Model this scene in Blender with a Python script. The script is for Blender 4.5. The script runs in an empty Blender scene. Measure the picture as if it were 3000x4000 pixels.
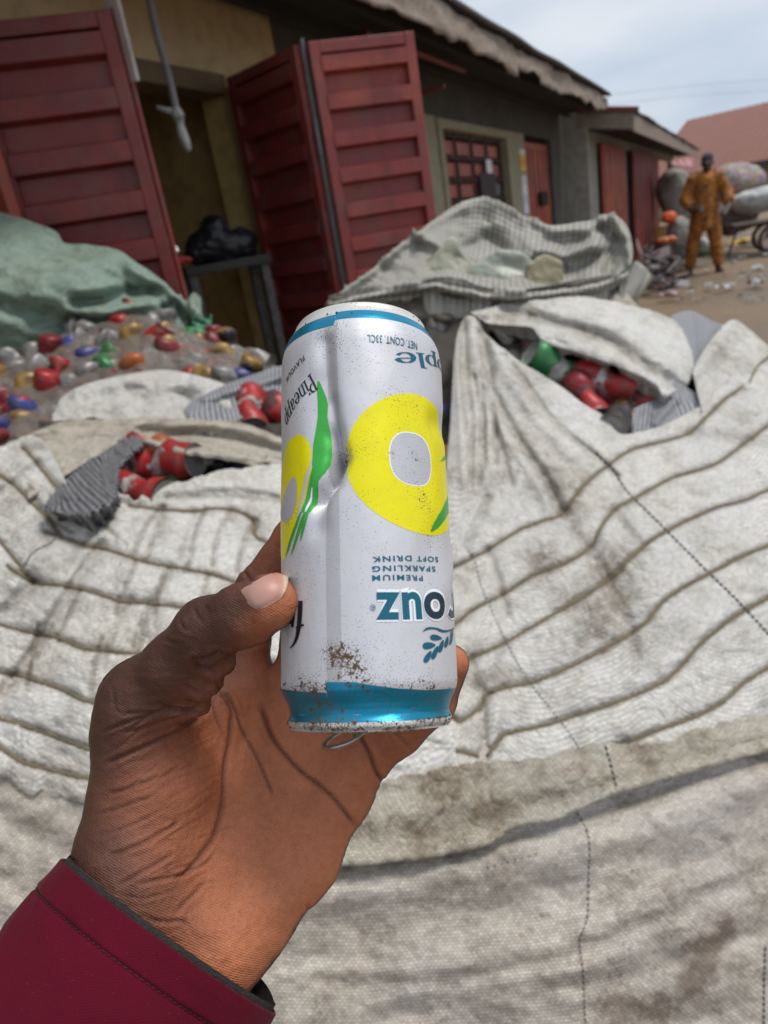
import bpy, bmesh, math, random
import numpy as np
from mathutils import Matrix, Vector
from mathutils.geometry import tessellate_polygon
random.seed(7); rng = np.random.default_rng(7)
S = bpy.context.scene
COL = S.collection
# ------------------------------------------------------------------ camera
F = 2770.0                                   # focal length in photo pixels (3000 x 4000)
CH = 1.35
_U = np.array([-1230, 7200, 2770.0]); _U /= np.linalg.norm(_U)
_f = np.array([0, 0, -1.0]); _Y = _f - (_f @ _U) * _U; _Y /= np.linalg.norm(_Y); _X = np.cross(_Y, _U)
M = np.array([_X, _Y, _U]); C0 = np.array([0, 0, CH])
cam = bpy.data.cameras.new('camera'); camo = bpy.data.objects.new('camera', cam); COL.objects.link(camo)
mw = Matrix.Identity(4)
for i in range(3):
    for j in range(3): mw[i][j] = M[i, j]
    mw[i][3] = C0[i]
camo.matrix_world = mw
cam.sensor_fit = 'VERTICAL'; cam.sensor_height = 36; cam.sensor_width = 27; cam.lens = F / 4000 * 36
cam.clip_start = 0.02; cam.clip_end = 500
cam.dof.use_dof = True; cam.dof.focus_distance = 0.262; cam.dof.aperture_fstop = 14.0
S.camera = camo
# ------------------------------------------------------------------ light
SUN = np.array([0.40, -0.04, 0.90]); SUN /= np.linalg.norm(SUN)
sl = bpy.data.lights.new('sun', 'SUN'); so = bpy.data.objects.new('sun', sl); COL.objects.link(so)
sl.energy = 2.4; sl.angle = math.radians(18); sl.color = (1, 0.95, 0.88)
so.rotation_euler = Vector(SUN).to_track_quat('Z', 'Y').to_euler()
W = bpy.data.worlds.new('World'); S.world = W; W.use_nodes = True
wn = W.node_tree.nodes; wl = W.node_tree.links; wn.clear()
wo = wn.new('ShaderNodeOutputWorld'); wb = wn.new('ShaderNodeBackground'); wb.inputs[1].default_value = 0.124
sky = wn.new('ShaderNodeTexSky'); sky.sky_type = 'NISHITA'; sky.sun_disc = False
sky.sun_elevation = math.asin(SUN[2]); sky.sun_rotation = math.atan2(SUN[0], SUN[1])
tcw = wn.new('ShaderNodeTexCoord'); mpw = wn.new('ShaderNodeMapping'); mpw.inputs['Scale'].default_value = (1.2, 1.2, 4.5)
mpw.inputs['Rotation'].default_value = (0.1, 0.25, 0.6)
nzw = wn.new('ShaderNodeTexNoise'); nzw.inputs['Scale'].default_value = 2.0; nzw.inputs['Detail'].default_value = 5; nzw.inputs['Roughness'].default_value = 0.5
crw = wn.new('ShaderNodeValToRGB'); crw.color_ramp.elements[0].position = 0.36; crw.color_ramp.elements[1].position = 0.66
crw.color_ramp.elements[0].color = (4.3, 5.0, 6.1, 1); crw.color_ramp.elements[1].color = (6.6, 6.9, 7.3, 1)
mxw = wn.new('ShaderNodeMix'); mxw.data_type = 'RGBA'; mxw.inputs[0].default_value = 0.86
wl.new(tcw.outputs['Generated'], mpw.inputs[0]); wl.new(mpw.outputs[0], nzw.inputs[0]); wl.new(nzw.outputs[0], crw.inputs[0])
wl.new(sky.outputs[0], mxw.inputs[6]); wl.new(crw.outputs[0], mxw.inputs[7]); wl.new(mxw.outputs[2], wb.inputs[0]); wl.new(wb.outputs[0], wo.inputs[0])
S.view_settings.view_transform = 'Standard'; S.view_settings.look = 'None'; S.view_settings.exposure = 0.0; S.view_settings.gamma = 1
S.cycles.max_bounces = 8

# ------------------------------------------------------------------ geometry of the view
def c2w(p):                                   # (x right, y down, z forward) metres -> world
    p = np.atleast_2d(np.asarray(p, float)); v = np.stack([p[:, 0], -p[:, 1], -p[:, 2]], 1)
    return C0 + v @ M.T
def P(sx, sy, d): return c2w([[(sx - 1500) / F * d, (sy - 2000) / F * d, d]])[0]
def PA(sx, sy, d): return c2w(np.stack([(sx - 1500) / F * d, (sy - 2000) / F * d, d], -1).reshape(-1, 3))
def raydir(sx, sy): return M @ np.array([(sx - 1500) / F, -(sy - 2000) / F, -1.0])
def onz(sx, sy, z=0.0): r = raydir(sx, sy); return C0 + r * ((z - CH) / r[2])

# ------------------------------------------------------------------ object helpers
def tag(o, label=None, cat=None, group=None, kind=None):
    for k, v in (('label', label), ('category', cat), ('group', group), ('kind', kind)):
        if v: o[k] = v
    return o
def empty(name, loc, label, cat, group=None):
    o = bpy.data.objects.new(name, None); COL.objects.link(o); o.location = Vector(loc); o.empty_display_size = 0.05
    return tag(o, label, cat, group)
def mesh(name, V, Fc, mats, parent=None, smooth=True, mi=None, attrs=None, uv=None):
    V = np.asarray(V, float)
    me = bpy.data.meshes.new(name)
    off = np.zeros(3); q = parent
    while q is not None: off = off + np.array(q.location); q = q.parent
    me.from_pydata([tuple(v) for v in (V - off)], [], [tuple(int(i) for i in f) for f in Fc])
    if not isinstance(mats, (list, tuple)): mats = [mats]
    for m in mats: me.materials.append(m)
    if mi is not None: me.polygons.foreach_set('material_index', np.asarray(mi, np.int32))
    me.polygons.foreach_set('use_smooth', np.full(len(me.polygons), smooth))
    if attrs:
        for k, a in attrs.items():
            at = me.attributes.new(k, 'FLOAT', 'POINT'); at.data.foreach_set('value', np.asarray(a, np.float32))
    if uv is not None:
        ul = me.uv_layers.new(name='UVMap'); li = np.zeros(len(me.loops), np.int32); me.loops.foreach_get('vertex_index', li)
        ul.data.foreach_set('uv', np.asarray(uv, np.float32)[li].ravel())
    me.update()
    o = bpy.data.objects.new(name, me); COL.objects.link(o)
    if parent is not None:
        o.parent = parent
    return o
class MB:
    def __init__(s): s.V = []; s.F = []; s.mi = []; s.n = 0
    def add(s, V, Fc, mi=0):
        V = np.asarray(V, float).reshape(-1, 3); s.V.append(V)
        for f in Fc: s.F.append([int(i) + s.n for i in f]); s.mi.append(mi)
        s.n += len(V); return s
    def box(s, c, ax, hs, mi=0, bev=0.0):
        c = np.asarray(c, float); ax = np.asarray(ax, float); hx, hy, hz = hs
        if bev <= 0:
            V = [c + ax[0] * hx * i + ax[1] * hy * j + ax[2] * hz * k for i in (-1, 1) for j in (-1, 1) for k in (-1, 1)]
            return s.add(V, [(0, 1, 3, 2), (4, 6, 7, 5), (0, 4, 5, 1), (2, 3, 7, 6), (0, 2, 6, 4), (1, 5, 7, 3)], mi)
        b = min(bev, hx * .9, hy * .9, hz * .9)
        bm = bmesh.new(); bmesh.ops.create_cube(bm, size=2)
        for v in bm.verts: v.co = Vector((v.co.x * hx, v.co.y * hy, v.co.z * hz))
        bmesh.ops.bevel(bm, geom=bm.edges[:], offset=b, segments=2, affect='EDGES', profile=0.5)
        bm.verts.ensure_lookup_table(); 
        V = [c + ax[0] * v.co.x + ax[1] * v.co.y + ax[2] * v.co.z for v in bm.verts]
        Fc = [[v.index for v in f.verts] for f in bm.faces]; bm.free(); return s.add(V, Fc, mi)
    def tube(s, pts, r, n=8, mi=0, cap=True, tw=0, amp=0):
        pts = np.asarray(pts, float); m = len(pts); r = np.broadcast_to(np.asarray(r, float), (m,))
        t = np.gradient(pts, axis=0); t /= np.linalg.norm(t, axis=1)[:, None] + 1e-12
        up = np.array([0.13, 0.2, 0.97]); u = np.cross(t, up); u /= np.linalg.norm(u, axis=1)[:, None] + 1e-9; w = np.cross(t, u)
        L = np.concatenate([[0], np.cumsum(np.linalg.norm(np.diff(pts, axis=0), axis=1))])
        a = np.linspace(0, 2 * np.pi, n, endpoint=False)
        rr = r[:, None] * (1 + amp * np.cos(2 * a[None] - tw * L[:, None]))
        V = pts[:, None] + rr[..., None] * (np.cos(a)[None, :, None] * u[:, None] + np.sin(a)[None, :, None] * w[:, None])
        Fc = [(i * n + j, i * n + (j + 1) % n, (i + 1) * n + (j + 1) % n, (i + 1) * n + j) for i in range(m - 1) for j in range(n)]
        if cap: Fc += [list(range(n))[::-1], [(m - 1) * n + j for j in range(n)]]
        return s.add(V.reshape(-1, 3), Fc, mi)
    def build(s, name, mats, parent=None, smooth=False):
        return mesh(name, np.concatenate(s.V), s.F, mats, parent, smooth, s.mi)
def smoothline(pts, n=None, step=20):
    pts = np.asarray(pts, float); k = len(pts)
    if k < 3: 
        L = np.linalg.norm(pts[-1][:2] - pts[0][:2]); n = n or max(2, int(L / step)); t = np.linspace(0, 1, n)[:, None]; return pts[0] * (1 - t) + pts[-1] * t
    q = np.vstack([2 * pts[0] - pts[1], pts, 2 * pts[-1] - pts[-2]])
    out = []
    for i in range(k - 1):
        p0, p1, p2, p3 = q[i:i + 4]; t = np.linspace(0, 1, 12, endpoint=False)[:, None]
        out.append(0.5 * ((2 * p1) + (p2 - p0) * t + (2 * p0 - 5 * p1 + 4 * p2 - p3) * t ** 2 + (3 * p1 - p0 - 3 * p2 + p3) * t ** 3))
    out = np.vstack(out + [pts[-1:]])
    L = np.concatenate([[0], np.cumsum(np.linalg.norm(np.diff(out, axis=0), axis=1))]); n = n or max(2, int(L[-1] / step))
    s = np.linspace(0, L[-1], n)
    return np.stack([np.interp(s, L, out[:, i]) for i in range(out.shape[1])], 1)
def polydist(X, Y, pts):
    pts = np.asarray(pts, float); best = np.full(X.shape, 1e9)
    for a, b in zip(pts[:-1], pts[1:]):
        ab = b - a; t = np.clip(((X - a[0]) * ab[0] + (Y - a[1]) * ab[1]) / (ab @ ab + 1e-9), 0, 1)
        best = np.minimum(best, np.hypot(X - a[0] - t * ab[0], Y - a[1] - t * ab[1]))
    return best
class Noise2:                                   # cheap smooth value noise
    def __init__(s, seed): s.g = np.random.default_rng(seed).uniform(-1, 1, (64, 64))
    def __call__(s, x, y):
        xi = np.floor(x).astype(int); yi = np.floor(y).astype(int); fx = x - xi; fy = y - yi; fx = fx * fx * (3 - 2 * fx); fy = fy * fy * (3 - 2 * fy)
        g = s.g; a = g[xi % 64, yi % 64]; b = g[(xi + 1) % 64, yi % 64]; c = g[xi % 64, (yi + 1) % 64]; d = g[(xi + 1) % 64, (yi + 1) % 64]
        return (a * (1 - fx) + b * fx) * (1 - fy) + (c * (1 - fx) + d * fx) * fy
    def fbm(s, x, y, o=4):
        r = 0; a = 1.0
        for i in range(o): r = r + a * s(x * 2 ** i + 7.3 * i, y * 2 ** i + 3.1 * i); a *= 0.5
        return r
NZ = Noise2(3)
def tps(ctrl):
    c = np.asarray(ctrl, float); x = c[:, :2] / 1000; n = len(c)
    def phi(r): return np.where(r > 1e-9, r * r * np.log(r + 1e-12), 0)
    A = np.zeros((n + 3, n + 3)); A[:n, :n] = phi(np.linalg.norm(x[:, None] - x[None], axis=2)) + np.eye(n) * 2e-3
    A[:n, n] = 1; A[:n, n + 1:] = x; A[n, :n] = 1; A[n + 1:, :n] = x.T
    w = np.linalg.solve(A, np.concatenate([c[:, 2], np.zeros(3)]))
    def f(sx, sy):
        X = np.asarray(sx, float) / 1000; Y = np.asarray(sy, float) / 1000; r = w[n] + w[n + 1] * X + w[n + 2] * Y
        for i in range(n): r = r + w[i] * phi(np.hypot(X - x[i, 0], Y - x[i, 1]))
        return r
    return f

# ------------------------------------------------------------------ materials
class NT:
    def __init__(s, name):
        s.m = bpy.data.materials.new(name); s.m.use_nodes = True; s.t = s.m.node_tree; s.b = s.t.nodes['Principled BSDF']
        s.tc = s.t.nodes.new('ShaderNodeTexCoord')
    def n(s, typ, **k):
        nd = s.t.nodes.new(typ)
        for a, v in k.items():
            if a.startswith('_'): setattr(nd, a[1:], v)
            else: nd.inputs[a.replace('_', ' ')].default_value = v
        return nd
    def l(s, a, b): s.t.links.new(a, b)
    def noise(s, scale, detail=4, rough=0.55, co='Object', stretch=None, dist=0):
        nd = s.n('ShaderNodeTexNoise', Scale=scale, Detail=detail, Roughness=rough, Distortion=dist)
        src = s.tc.outputs[co]
        if stretch: mp = s.n('ShaderNodeMapping', Scale=stretch); s.l(src, mp.inputs[0]); src = mp.outputs[0]
        s.l(src, nd.inputs['Vector']); return nd.outputs['Fac']
    def ramp(s, fac, stops):
        nd = s.n('ShaderNodeValToRGB'); e = nd.color_ramp.elements
        while len(e) < len(stops): e.new(0.5)
        for i, (p, c) in enumerate(stops):
            e[i].position = p; e[i].color = (c, c, c, 1) if isinstance(c, (int, float)) else (*c, 1)
        s.l(fac, nd.inputs[0]); return nd.outputs[0]
    def mix(s, fac, a, b, mode='MIX'):
        nd = s.n('ShaderNodeMix', _data_type='RGBA', _blend_type=mode)
        for i, v in ((0, fac), (6, a), (7, b)):
            if hasattr(v, 'is_linked'): s.l(v, nd.inputs[i])
            elif i == 0: nd.inputs[0].default_value = v
            else: nd.inputs[i].default_value = (*v, 1)
        return nd.outputs[2]
    def math(s, op, a, b=0.5, clamp=False):
        nd = s.n('ShaderNodeMath', _operation=op, _use_clamp=clamp)
        for i, v in ((0, a), (1, b)):
            if hasattr(v, 'is_linked'): s.l(v, nd.inputs[i])
            else: nd.inputs[i].default_value = v
        return nd.outputs[0]
    def attr(s, name): return s.n('ShaderNodeAttribute', _attribute_name=name).outputs['Fac']
    def bump(s, h, dist, strength=1.0, prev=None):
        nd = s.n('ShaderNodeBump', Strength=strength, Distance=dist); s.l(h, nd.inputs['Height'])
        if prev: s.l(prev, nd.inputs['Normal'])
        return nd.outputs[0]
    def out(s, col=None, rough=None, metal=None, nrm=None, **k):
        for key, v in (('Base Color', col), ('Roughness', rough), ('Metallic', metal), ('Normal', nrm)):
            if v is None: continue
            if hasattr(v, 'is_linked'): s.l(v, s.b.inputs[key])
            elif key == 'Base Color': s.b.inputs[key].default_value = (*v, 1)
            else: s.b.inputs[key].default_value = v
        for key, v in k.items(): s.b.inputs[key.replace('_', ' ')].default_value = v
        return s.m
def mat_plain(name, c, rough=0.7, var=0.25, scale=6, dirt=(0.1, 0.08, 0.05), dirtamt=0.3, metal=0.0, bump=0.002):
    t = NT(name); a = t.noise(scale, 5, 0.6); b = t.noise(scale * 4.3, 4, 0.6)
    c1 = t.mix(a, tuple(x * (1 - var) for x in c), tuple(min(1, x * (1 + var)) for x in c))
    c2 = t.mix(t.math('MULTIPLY', t.ramp(b, [(0.45, 0), (0.75, 1)]), dirtamt), c1, dirt)
    return t.out(c2, rough, metal, t.bump(b, bump))
def mat_fabric(name, white=(0.84, 0.825, 0.785), dirt=(0.20, 0.155, 0.10), amt=0.55, weave=200.0, gap=0.24, gapcol=(0.2, 0.18, 0.15), rough=0.55, crinkle=0.0035, spots=1.0):
    t = NT(name); uv = t.tc.outputs['UV']
    mp = t.n('ShaderNodeMapping', Scale=(weave, weave, weave)); t.l(uv, mp.inputs[0])
    # slight wobble of the tapes
    br = t.n('ShaderNodeTexBrick', Scale=1.0); br.inputs['Mortar Size'].default_value = 0.11; br.inputs['Mortar Smooth'].default_value = 0.5
    br.inputs['Brick Width'].default_value = 1.15; br.inputs['Row Height'].default_value = 0.75; br.inputs['Bias'].default_value = 0.1
    br.inputs['Color1'].default_value = (0.66, 0.66, 0.66, 1); br.inputs['Color2'].default_value = (1.0, 1.0, 1.0, 1); br.inputs['Mortar'].default_value = (gap, gap, gap, 1)
    nw = t.n('ShaderNodeTexNoise', Scale=9.0, Detail=3.0); t.l(uv, nw.inputs[0])
    va = t.n('ShaderNodeVectorMath', _operation='MULTIPLY_ADD'); t.l(nw.outputs[1], va.inputs[0]); va.inputs[1].default_value = (2.2, 2.2, 0); t.l(mp.outputs[0], va.inputs[2])
    t.l(va.outputs[0], br.inputs['Vector'])
    big = t.noise(5.5, 5, 0.62); mid = t.noise(26, 6, 0.7); fine = t.noise(240, 4, 0.75)
    warm = t.mix(t.ramp(big, [(0.35, 0), (0.65, 1)]), white, tuple(a * b for a, b in zip(white, (0.93, 0.90, 0.83))))
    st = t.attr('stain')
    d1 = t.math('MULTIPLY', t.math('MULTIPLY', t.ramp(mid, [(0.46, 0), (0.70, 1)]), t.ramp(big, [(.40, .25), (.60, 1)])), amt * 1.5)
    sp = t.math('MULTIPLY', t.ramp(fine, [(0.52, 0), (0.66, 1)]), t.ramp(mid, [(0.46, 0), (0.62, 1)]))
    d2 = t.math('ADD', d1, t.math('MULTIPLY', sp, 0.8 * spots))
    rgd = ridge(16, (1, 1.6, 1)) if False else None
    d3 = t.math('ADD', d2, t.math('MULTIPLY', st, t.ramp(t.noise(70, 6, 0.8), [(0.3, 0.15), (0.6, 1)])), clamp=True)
    c1 = t.mix(t.math('MULTIPLY', d3, 0.85), warm, dirt)  # dirt colour also draws the painted shade of cords and folds
    c2 = t.mix(0.85, c1, br.outputs[0], 'MULTIPLY')
    def ridge(sc, st): return t.ramp(t.math('ABSOLUTE', t.math('SUBTRACT', t.noise(sc, 3, .5, stretch=st, dist=1.2), .5)), [(0.0, 0), (.10, 1)])
    rg1 = ridge(16, (1, 1.6, 1)); rg2 = ridge(38, (1.5, 1, 1))
    n0 = t.bump(rg1, crinkle, 0.5); n00 = t.bump(rg2, crinkle * .22, 0.4, n0)
    n1 = t.bump(br.outputs[1], 0.0005, 0.6, n00); nd = t.n('ShaderNodeBump', Strength=0.6, Distance=0.004)
    t.l(mid, nd.inputs['Height']); t.l(n1, nd.inputs['Normal'])
    m = t.out(c2, rough, 0, nd.outputs[0])
    t.b.inputs['Specular IOR Level'].default_value = 0.35
    return m
def mat_gauze(name, light=(0.42, 0.42, 0.43), dark=(0.07, 0.07, 0.08), w=190.0, tw=.0):
    t = NT(name); sp = t.n('ShaderNodeSeparateXYZ'); t.l(t.tc.outputs['UV'], sp.inputs[0]); k = w * 6.2832
    sx = t.math('SINE', t.math('MULTIPLY', sp.outputs[0], k), 0); sy = t.math('SINE', t.math('MULTIPLY', sp.outputs[1], k), 0)
    g = t.ramp(t.math('ADD', t.math('MULTIPLY', t.math('ADD', sx, sy), .25), .5), [(.30, 0), (.62, 1)])
    d = t.ramp(t.noise(18, 5, 0.7), [(0.4, 0), (0.7, 1)])
    c = t.mix(g, dark, light); c = t.mix(t.math('MULTIPLY', d, 0.5), c, tuple(x * .45 + .04 for x in light))
    return t.out(c, 0.6, 0, t.bump(g, 0.001, 0.7))

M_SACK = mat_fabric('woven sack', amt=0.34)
M_SACKD = mat_fabric('woven sack dirty', crinkle=0.0012, white=(0.70, 0.65, 0.585), dirt=(0.20, 0.145, 0.105), amt=0.38)
M_HEM = mat_fabric('woven hem', white=(0.58, 0.54, 0.46), dirt=(0.22, 0.165, 0.10), amt=0.75)
M_LIN = mat_fabric('sack inside', white=(0.64, 0.59, 0.50), dirt=(0.16, 0.12, 0.08), amt=0.6)
M_BAG = mat_fabric('brown bag', white=(0.22, 0.19, 0.15), dirt=(0.09, 0.075, 0.055), amt=0.8)
M_GAUZE = mat_gauze('gauze lining', light=(0.40, 0.41, 0.43), dark=(0.015, 0.015, 0.02), w=88.0)
M_GAUZED = mat_gauze('frayed gauze', light=(0.22, 0.22, 0.23), dark=(0.012, 0.012, 0.015), w=88.0)
M_GAUZEW = mat_gauze('mesh bag weave', light=(0.40, 0.385, 0.335), dark=(0.20, 0.19, 0.16), w=60)
M_GREEN = mat_fabric('green sack cloth', crinkle=0.012, white=(0.34, 0.45, 0.375), dirt=(0.12, 0.17, 0.13), amt=0.5, weave=420, gap=0.7, spots=0.2)
M_CORD = mat_plain('cord', (0.18, 0.145, 0.09), 0.85, 0.3, 60, bump=0.0005)
M_THREAD = mat_plain('dark thread', (0.03, 0.045, 0.06), 0.8, 0.2, 50)

# ------------------------------------------------------------------ cloth sheets
SHEETS = {}
def sheet(name, top, bot, depth, mat, parent, disp=None, res=11, curl=0.006, back=0.12, side=0.10, stains=(), shade_lines=(), nu=None, nv=None, smoothpts=True, botcurl=True, jag=0.0, uvrot=0.0):
    st = lambda p, n: smoothline(p, n=n) if smoothpts else np.stack([np.interp(np.linspace(0, 1, n), np.linspace(0, 1, len(p)), np.asarray(p, float)[:, i]) for i in (0, 1)], 1)
    Lt = np.linalg.norm(np.diff(np.asarray(top, float), axis=0), axis=1).sum(); Lb = np.linalg.norm(np.diff(np.asarray(bot, float), axis=0), axis=1).sum()
    nu = nu or int(max(Lt, Lb) / res) + 2
    T = st(top, nu); B = st(bot, nu); h = np.linalg.norm(T - B, axis=1).mean(); nv = nv or int(h / res) + 3
    if jag: 
        j = NZ.fbm(np.arange(nu) * res / 22.0, np.full(nu, 3.3), 3) * jag; T = T + np.stack([j * 0.4, j], 1)
    v = np.linspace(0, 1, nv)[:, None, None]; G = T[None] * (1 - v) + B[None] * v
    X, Y = G[..., 0], G[..., 1]; D = depth(X, Y)
    Pu = PA(X, Y, D).reshape(nv, nu, 3)
    if disp is not None: D = D - disp(X, Y)
    Pw = PA(X, Y, D).reshape(nv, nu, 3)
    # arc-length uv
    du = np.linalg.norm(np.diff(Pu, axis=1), axis=2); dv = np.linalg.norm(np.diff(Pu, axis=0), axis=2)
    Uc = np.concatenate([np.zeros((nv, 1)), np.cumsum(du, 1)], 1); Uc -= Uc[:, nu // 2][:, None]
    Vc = np.concatenate([np.zeros((1, nu)), np.cumsum(dv, 0)], 0)
    view = (C0 - Pw); view /= np.linalg.norm(view, axis=2)[..., None]
    rows = [Pw]; uvr = [(Uc, Vc)]
    def extra(edge, nxt, vw, L, sgn):
        t = edge - nxt; t /= np.linalg.norm(t, axis=1)[:, None] + 1e-9
        nrm = vw - (vw * t).sum(1)[:, None] * t; nrm /= np.linalg.norm(nrm, axis=1)[:, None] + 1e-9
        r = curl; out = []
        for a in np.linspace(0, math.pi, 6)[1:]:
            out.append(edge + r * math.sin(a) * t - nrm * r * (1 - math.cos(a)))
        e = out[-1]
        for k in range(1, 5): out.append(e - t * L * k / 4 * 0.8 - nrm * L * (k / 4) ** 1.3 * 0.8 - np.array([0, 0, 1]) * L * (k / 4) ** 2 * 0.5)
        return out
    if back > 0:
        ex = extra(Pw[0], Pw[2], view[0], back, 1)
        for k, e in enumerate(ex): rows.insert(0, e[None]); uvr.insert(0, (Uc[:1], Vc[:1] - 0.004 * (k + 1)))
    if botcurl:
        ex = extra(Pw[-1], Pw[-3], view[-1], 0.03, -1)
        for k, e in enumerate(ex): rows.append(e[None]); uvr.append((Uc[-1:], Vc[-1:] + 0.004 * (k + 1)))
    A = np.concatenate(rows, 0); UU = np.concatenate([a for a, b in uvr], 0); VV = np.concatenate([b for a, b in uvr], 0)
    if side > 0:
        L = [];
        for k in range(1, 4):
            L.append((A[:, 0] - view[A.shape[0] // 2 if False else 0, 0] * side * k / 3, A[:, -1] - view[0, -1] * side * k / 3))
        lc = [a[:, None] for a, b in L][::-1]; rc = [b[:, None] for a, b in L]
        A = np.concatenate(lc + [A] + rc, 1)
        UU = np.concatenate([UU[:, :1]] * 3 + [UU] + [UU[:, -1:]] * 3, 1); VV = np.concatenate([VV[:, :1]] * 3 + [VV] + [VV[:, -1:]] * 3, 1)
    nr, nc = A.shape[:2]; idx = np.arange(nr * nc).reshape(nr, nc)
    Fc = np.stack([idx[:-1, :-1], idx[1:, :-1], idx[1:, 1:], idx[:-1, 1:]], -1).reshape(-1, 4)
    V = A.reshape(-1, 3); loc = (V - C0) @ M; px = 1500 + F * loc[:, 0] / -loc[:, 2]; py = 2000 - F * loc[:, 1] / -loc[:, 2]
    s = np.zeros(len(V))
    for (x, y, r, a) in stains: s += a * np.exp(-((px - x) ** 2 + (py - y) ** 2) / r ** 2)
    for (pl, w_d, a_d) in shade_lines: s += a_d * np.exp(-(polydist(px, py, smoothline(pl, step=25)) / w_d) ** 2)  # cords: dirt plus painted shade; fold valleys: shade put into the colour
    if uvrot: c_, s_ = math.cos(uvrot), math.sin(uvrot); UU, VV = c_ * UU - s_ * VV, s_ * UU + c_ * VV
    return mesh(name, V, Fc, mat, parent, True, None, {'stain': s}, np.stack([UU.ravel(), VV.ravel()], 1))
def folds(lst, nz=None, gain=1.45):
    def f(X, Y):
        r = np.zeros(np.shape(X))
        for pts, w, a in lst:
            d = polydist(X, Y, pts); r = r + gain * a * np.exp(-(d / w) ** 2)
        if nz:
            for (sx, sy, amp, rot, sd) in nz:
                c, s = math.cos(rot), math.sin(rot); r = r + amp * NZ.fbm((X * c + Y * s) / sx + sd, (-X * s + Y * c) / sy + sd * 2.1, 3)
        return r
    return f
def cord(pts, depth, disp, parent, r=0.0021, name='cord', lift=0.0012, mat=None):
    q = smoothline(pts, step=9); q = q + NZ(np.arange(len(q))[:, None] * 0.35, np.array([[1.1, 9.2]]) + pts[0][0]) * 2.0
    d = depth(q[:, 0], q[:, 1]) - disp(q[:, 0], q[:, 1]) - lift
    mb = MB(); mb.tube(PA(q[:, 0], q[:, 1], d), r, 8, tw=2 * math.pi / 0.011, amp=0.42); return mb.build(name, mat or M_CORD, parent, True)
def stitch(pts, depth, disp, parent, gap=18, ln=10, r=0.0011, name='stitching'):
    q = smoothline(pts, step=2.0); mb = MB(); i = 0
    while i + ln // 2 < len(q):
        s = q[i:i + ln // 2 + 1]; d = depth(s[:, 0], s[:, 1]) - disp(s[:, 0], s[:, 1]) - 0.0008
        mb.tube(PA(s[:, 0], s[:, 1], d), r, 6); i += gap // 2
    return mb.build(name, M_THREAD, parent, True)

# ================================================================== THE PLACE
Dv = raydir(2910, 693); Dv[2] = 0; Dv /= np.linalg.norm(Dv); Nv = np.array([-Dv[1], Dv[0], 0]); Zv = np.array([0, 0, 1.0])
AX = (Dv, Nv, Zv)
def B(s, D, z): return s * Dv + D * Nv + z * Zv
def bbox(mb, s0, s1, D0, D1, z0, z1, mi=0, bev=0): return mb.box(B((s0 + s1) / 2, (D0 + D1) / 2, (z0 + z1) / 2), AX, (abs(s1 - s0) / 2, abs(D1 - D0) / 2, abs(z1 - z0) / 2), mi, bev)

# ---- ground
def m_ground():
    t = NT('dirt ground'); a = t.noise(0.6, 6, 0.6); b = t.noise(9, 6, 0.7); c = t.noise(60, 4, 0.7)
    c1 = t.mix(t.ramp(a, [(0.35, 0), (0.65, 1)]), (0.15, 0.105, 0.062), (0.25, 0.18, 0.112))
    c2 = t.mix(t.math('MULTIPLY', t.ramp(b, [(0.5, 0), (0.7, 1)]), 0.5), c1, (0.12, 0.09, 0.065))
    c3 = t.mix(t.math('MULTIPLY', t.ramp(c, [(0.62, 0), (0.7, 1)]), 0.6), c2, (0.42, 0.38, 0.33))
    return t.out(c3, t.ramp(a, [(0.4, 0.45), (0.6, 0.9)]), 0, t.bump(b, 0.03))
g = 160; xs = np.concatenate([np.linspace(-150, -12, 12), np.linspace(-10, 22, 110), np.linspace(24, 200, 14)]); ys = np.concatenate([np.linspace(-60, -6, 6), np.linspace(-4, 34, 120), np.linspace(38, 300, 16)])
GX, GY = np.meshgrid(xs, ys); GZ = 0.03 * NZ.fbm(GX / 2.1, GY / 2.1, 4); GZ[(np.abs(GX - 6) > 30) | (GY > 60)] *= 0.2
nr, nc = GX.shape; idx = np.arange(nr * nc).reshape(nr, nc)
tag(mesh('ground', np.stack([GX.ravel(), GY.ravel(), GZ.ravel() - 0.02], 1), np.stack([idx[:-1, :-1], idx[:-1, 1:], idx[1:, 1:], idx[1:, :-1]], -1).reshape(-1, 4), m_ground()), kind='structure')

M_OCHRE = mat_plain('ochre plaster', (0.48, 0.34, 0.13), 0.9, 0.2, 2.5, (0.10, 0.075, 0.04), 0.5)
M_BEIGE = mat_plain('beige plaster', (0.54, 0.40, 0.22), 0.9, 0.12, 3, (0.2, 0.14, 0.08), 0.4)
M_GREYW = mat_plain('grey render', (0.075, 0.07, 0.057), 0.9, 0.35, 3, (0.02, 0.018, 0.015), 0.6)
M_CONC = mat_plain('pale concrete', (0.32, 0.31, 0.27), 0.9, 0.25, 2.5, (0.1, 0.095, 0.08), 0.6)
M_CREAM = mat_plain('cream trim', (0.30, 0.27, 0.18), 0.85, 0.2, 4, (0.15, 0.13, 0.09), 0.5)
M_SOFFIT = mat_plain('dark soffit', (0.025, 0.022, 0.02), 0.95, 0.3, 4, (0.01, 0.01, 0.01), 0.5)  # near-black plain colour for soffits, purlins and ceiling
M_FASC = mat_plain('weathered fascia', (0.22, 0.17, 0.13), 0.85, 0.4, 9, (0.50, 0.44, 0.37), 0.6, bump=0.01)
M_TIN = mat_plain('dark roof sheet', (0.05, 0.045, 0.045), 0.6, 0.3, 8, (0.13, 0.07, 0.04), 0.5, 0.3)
M_DARK = mat_plain('dark void', (0.012, 0.011, 0.010), 0.95, 0.2, 4)
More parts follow.
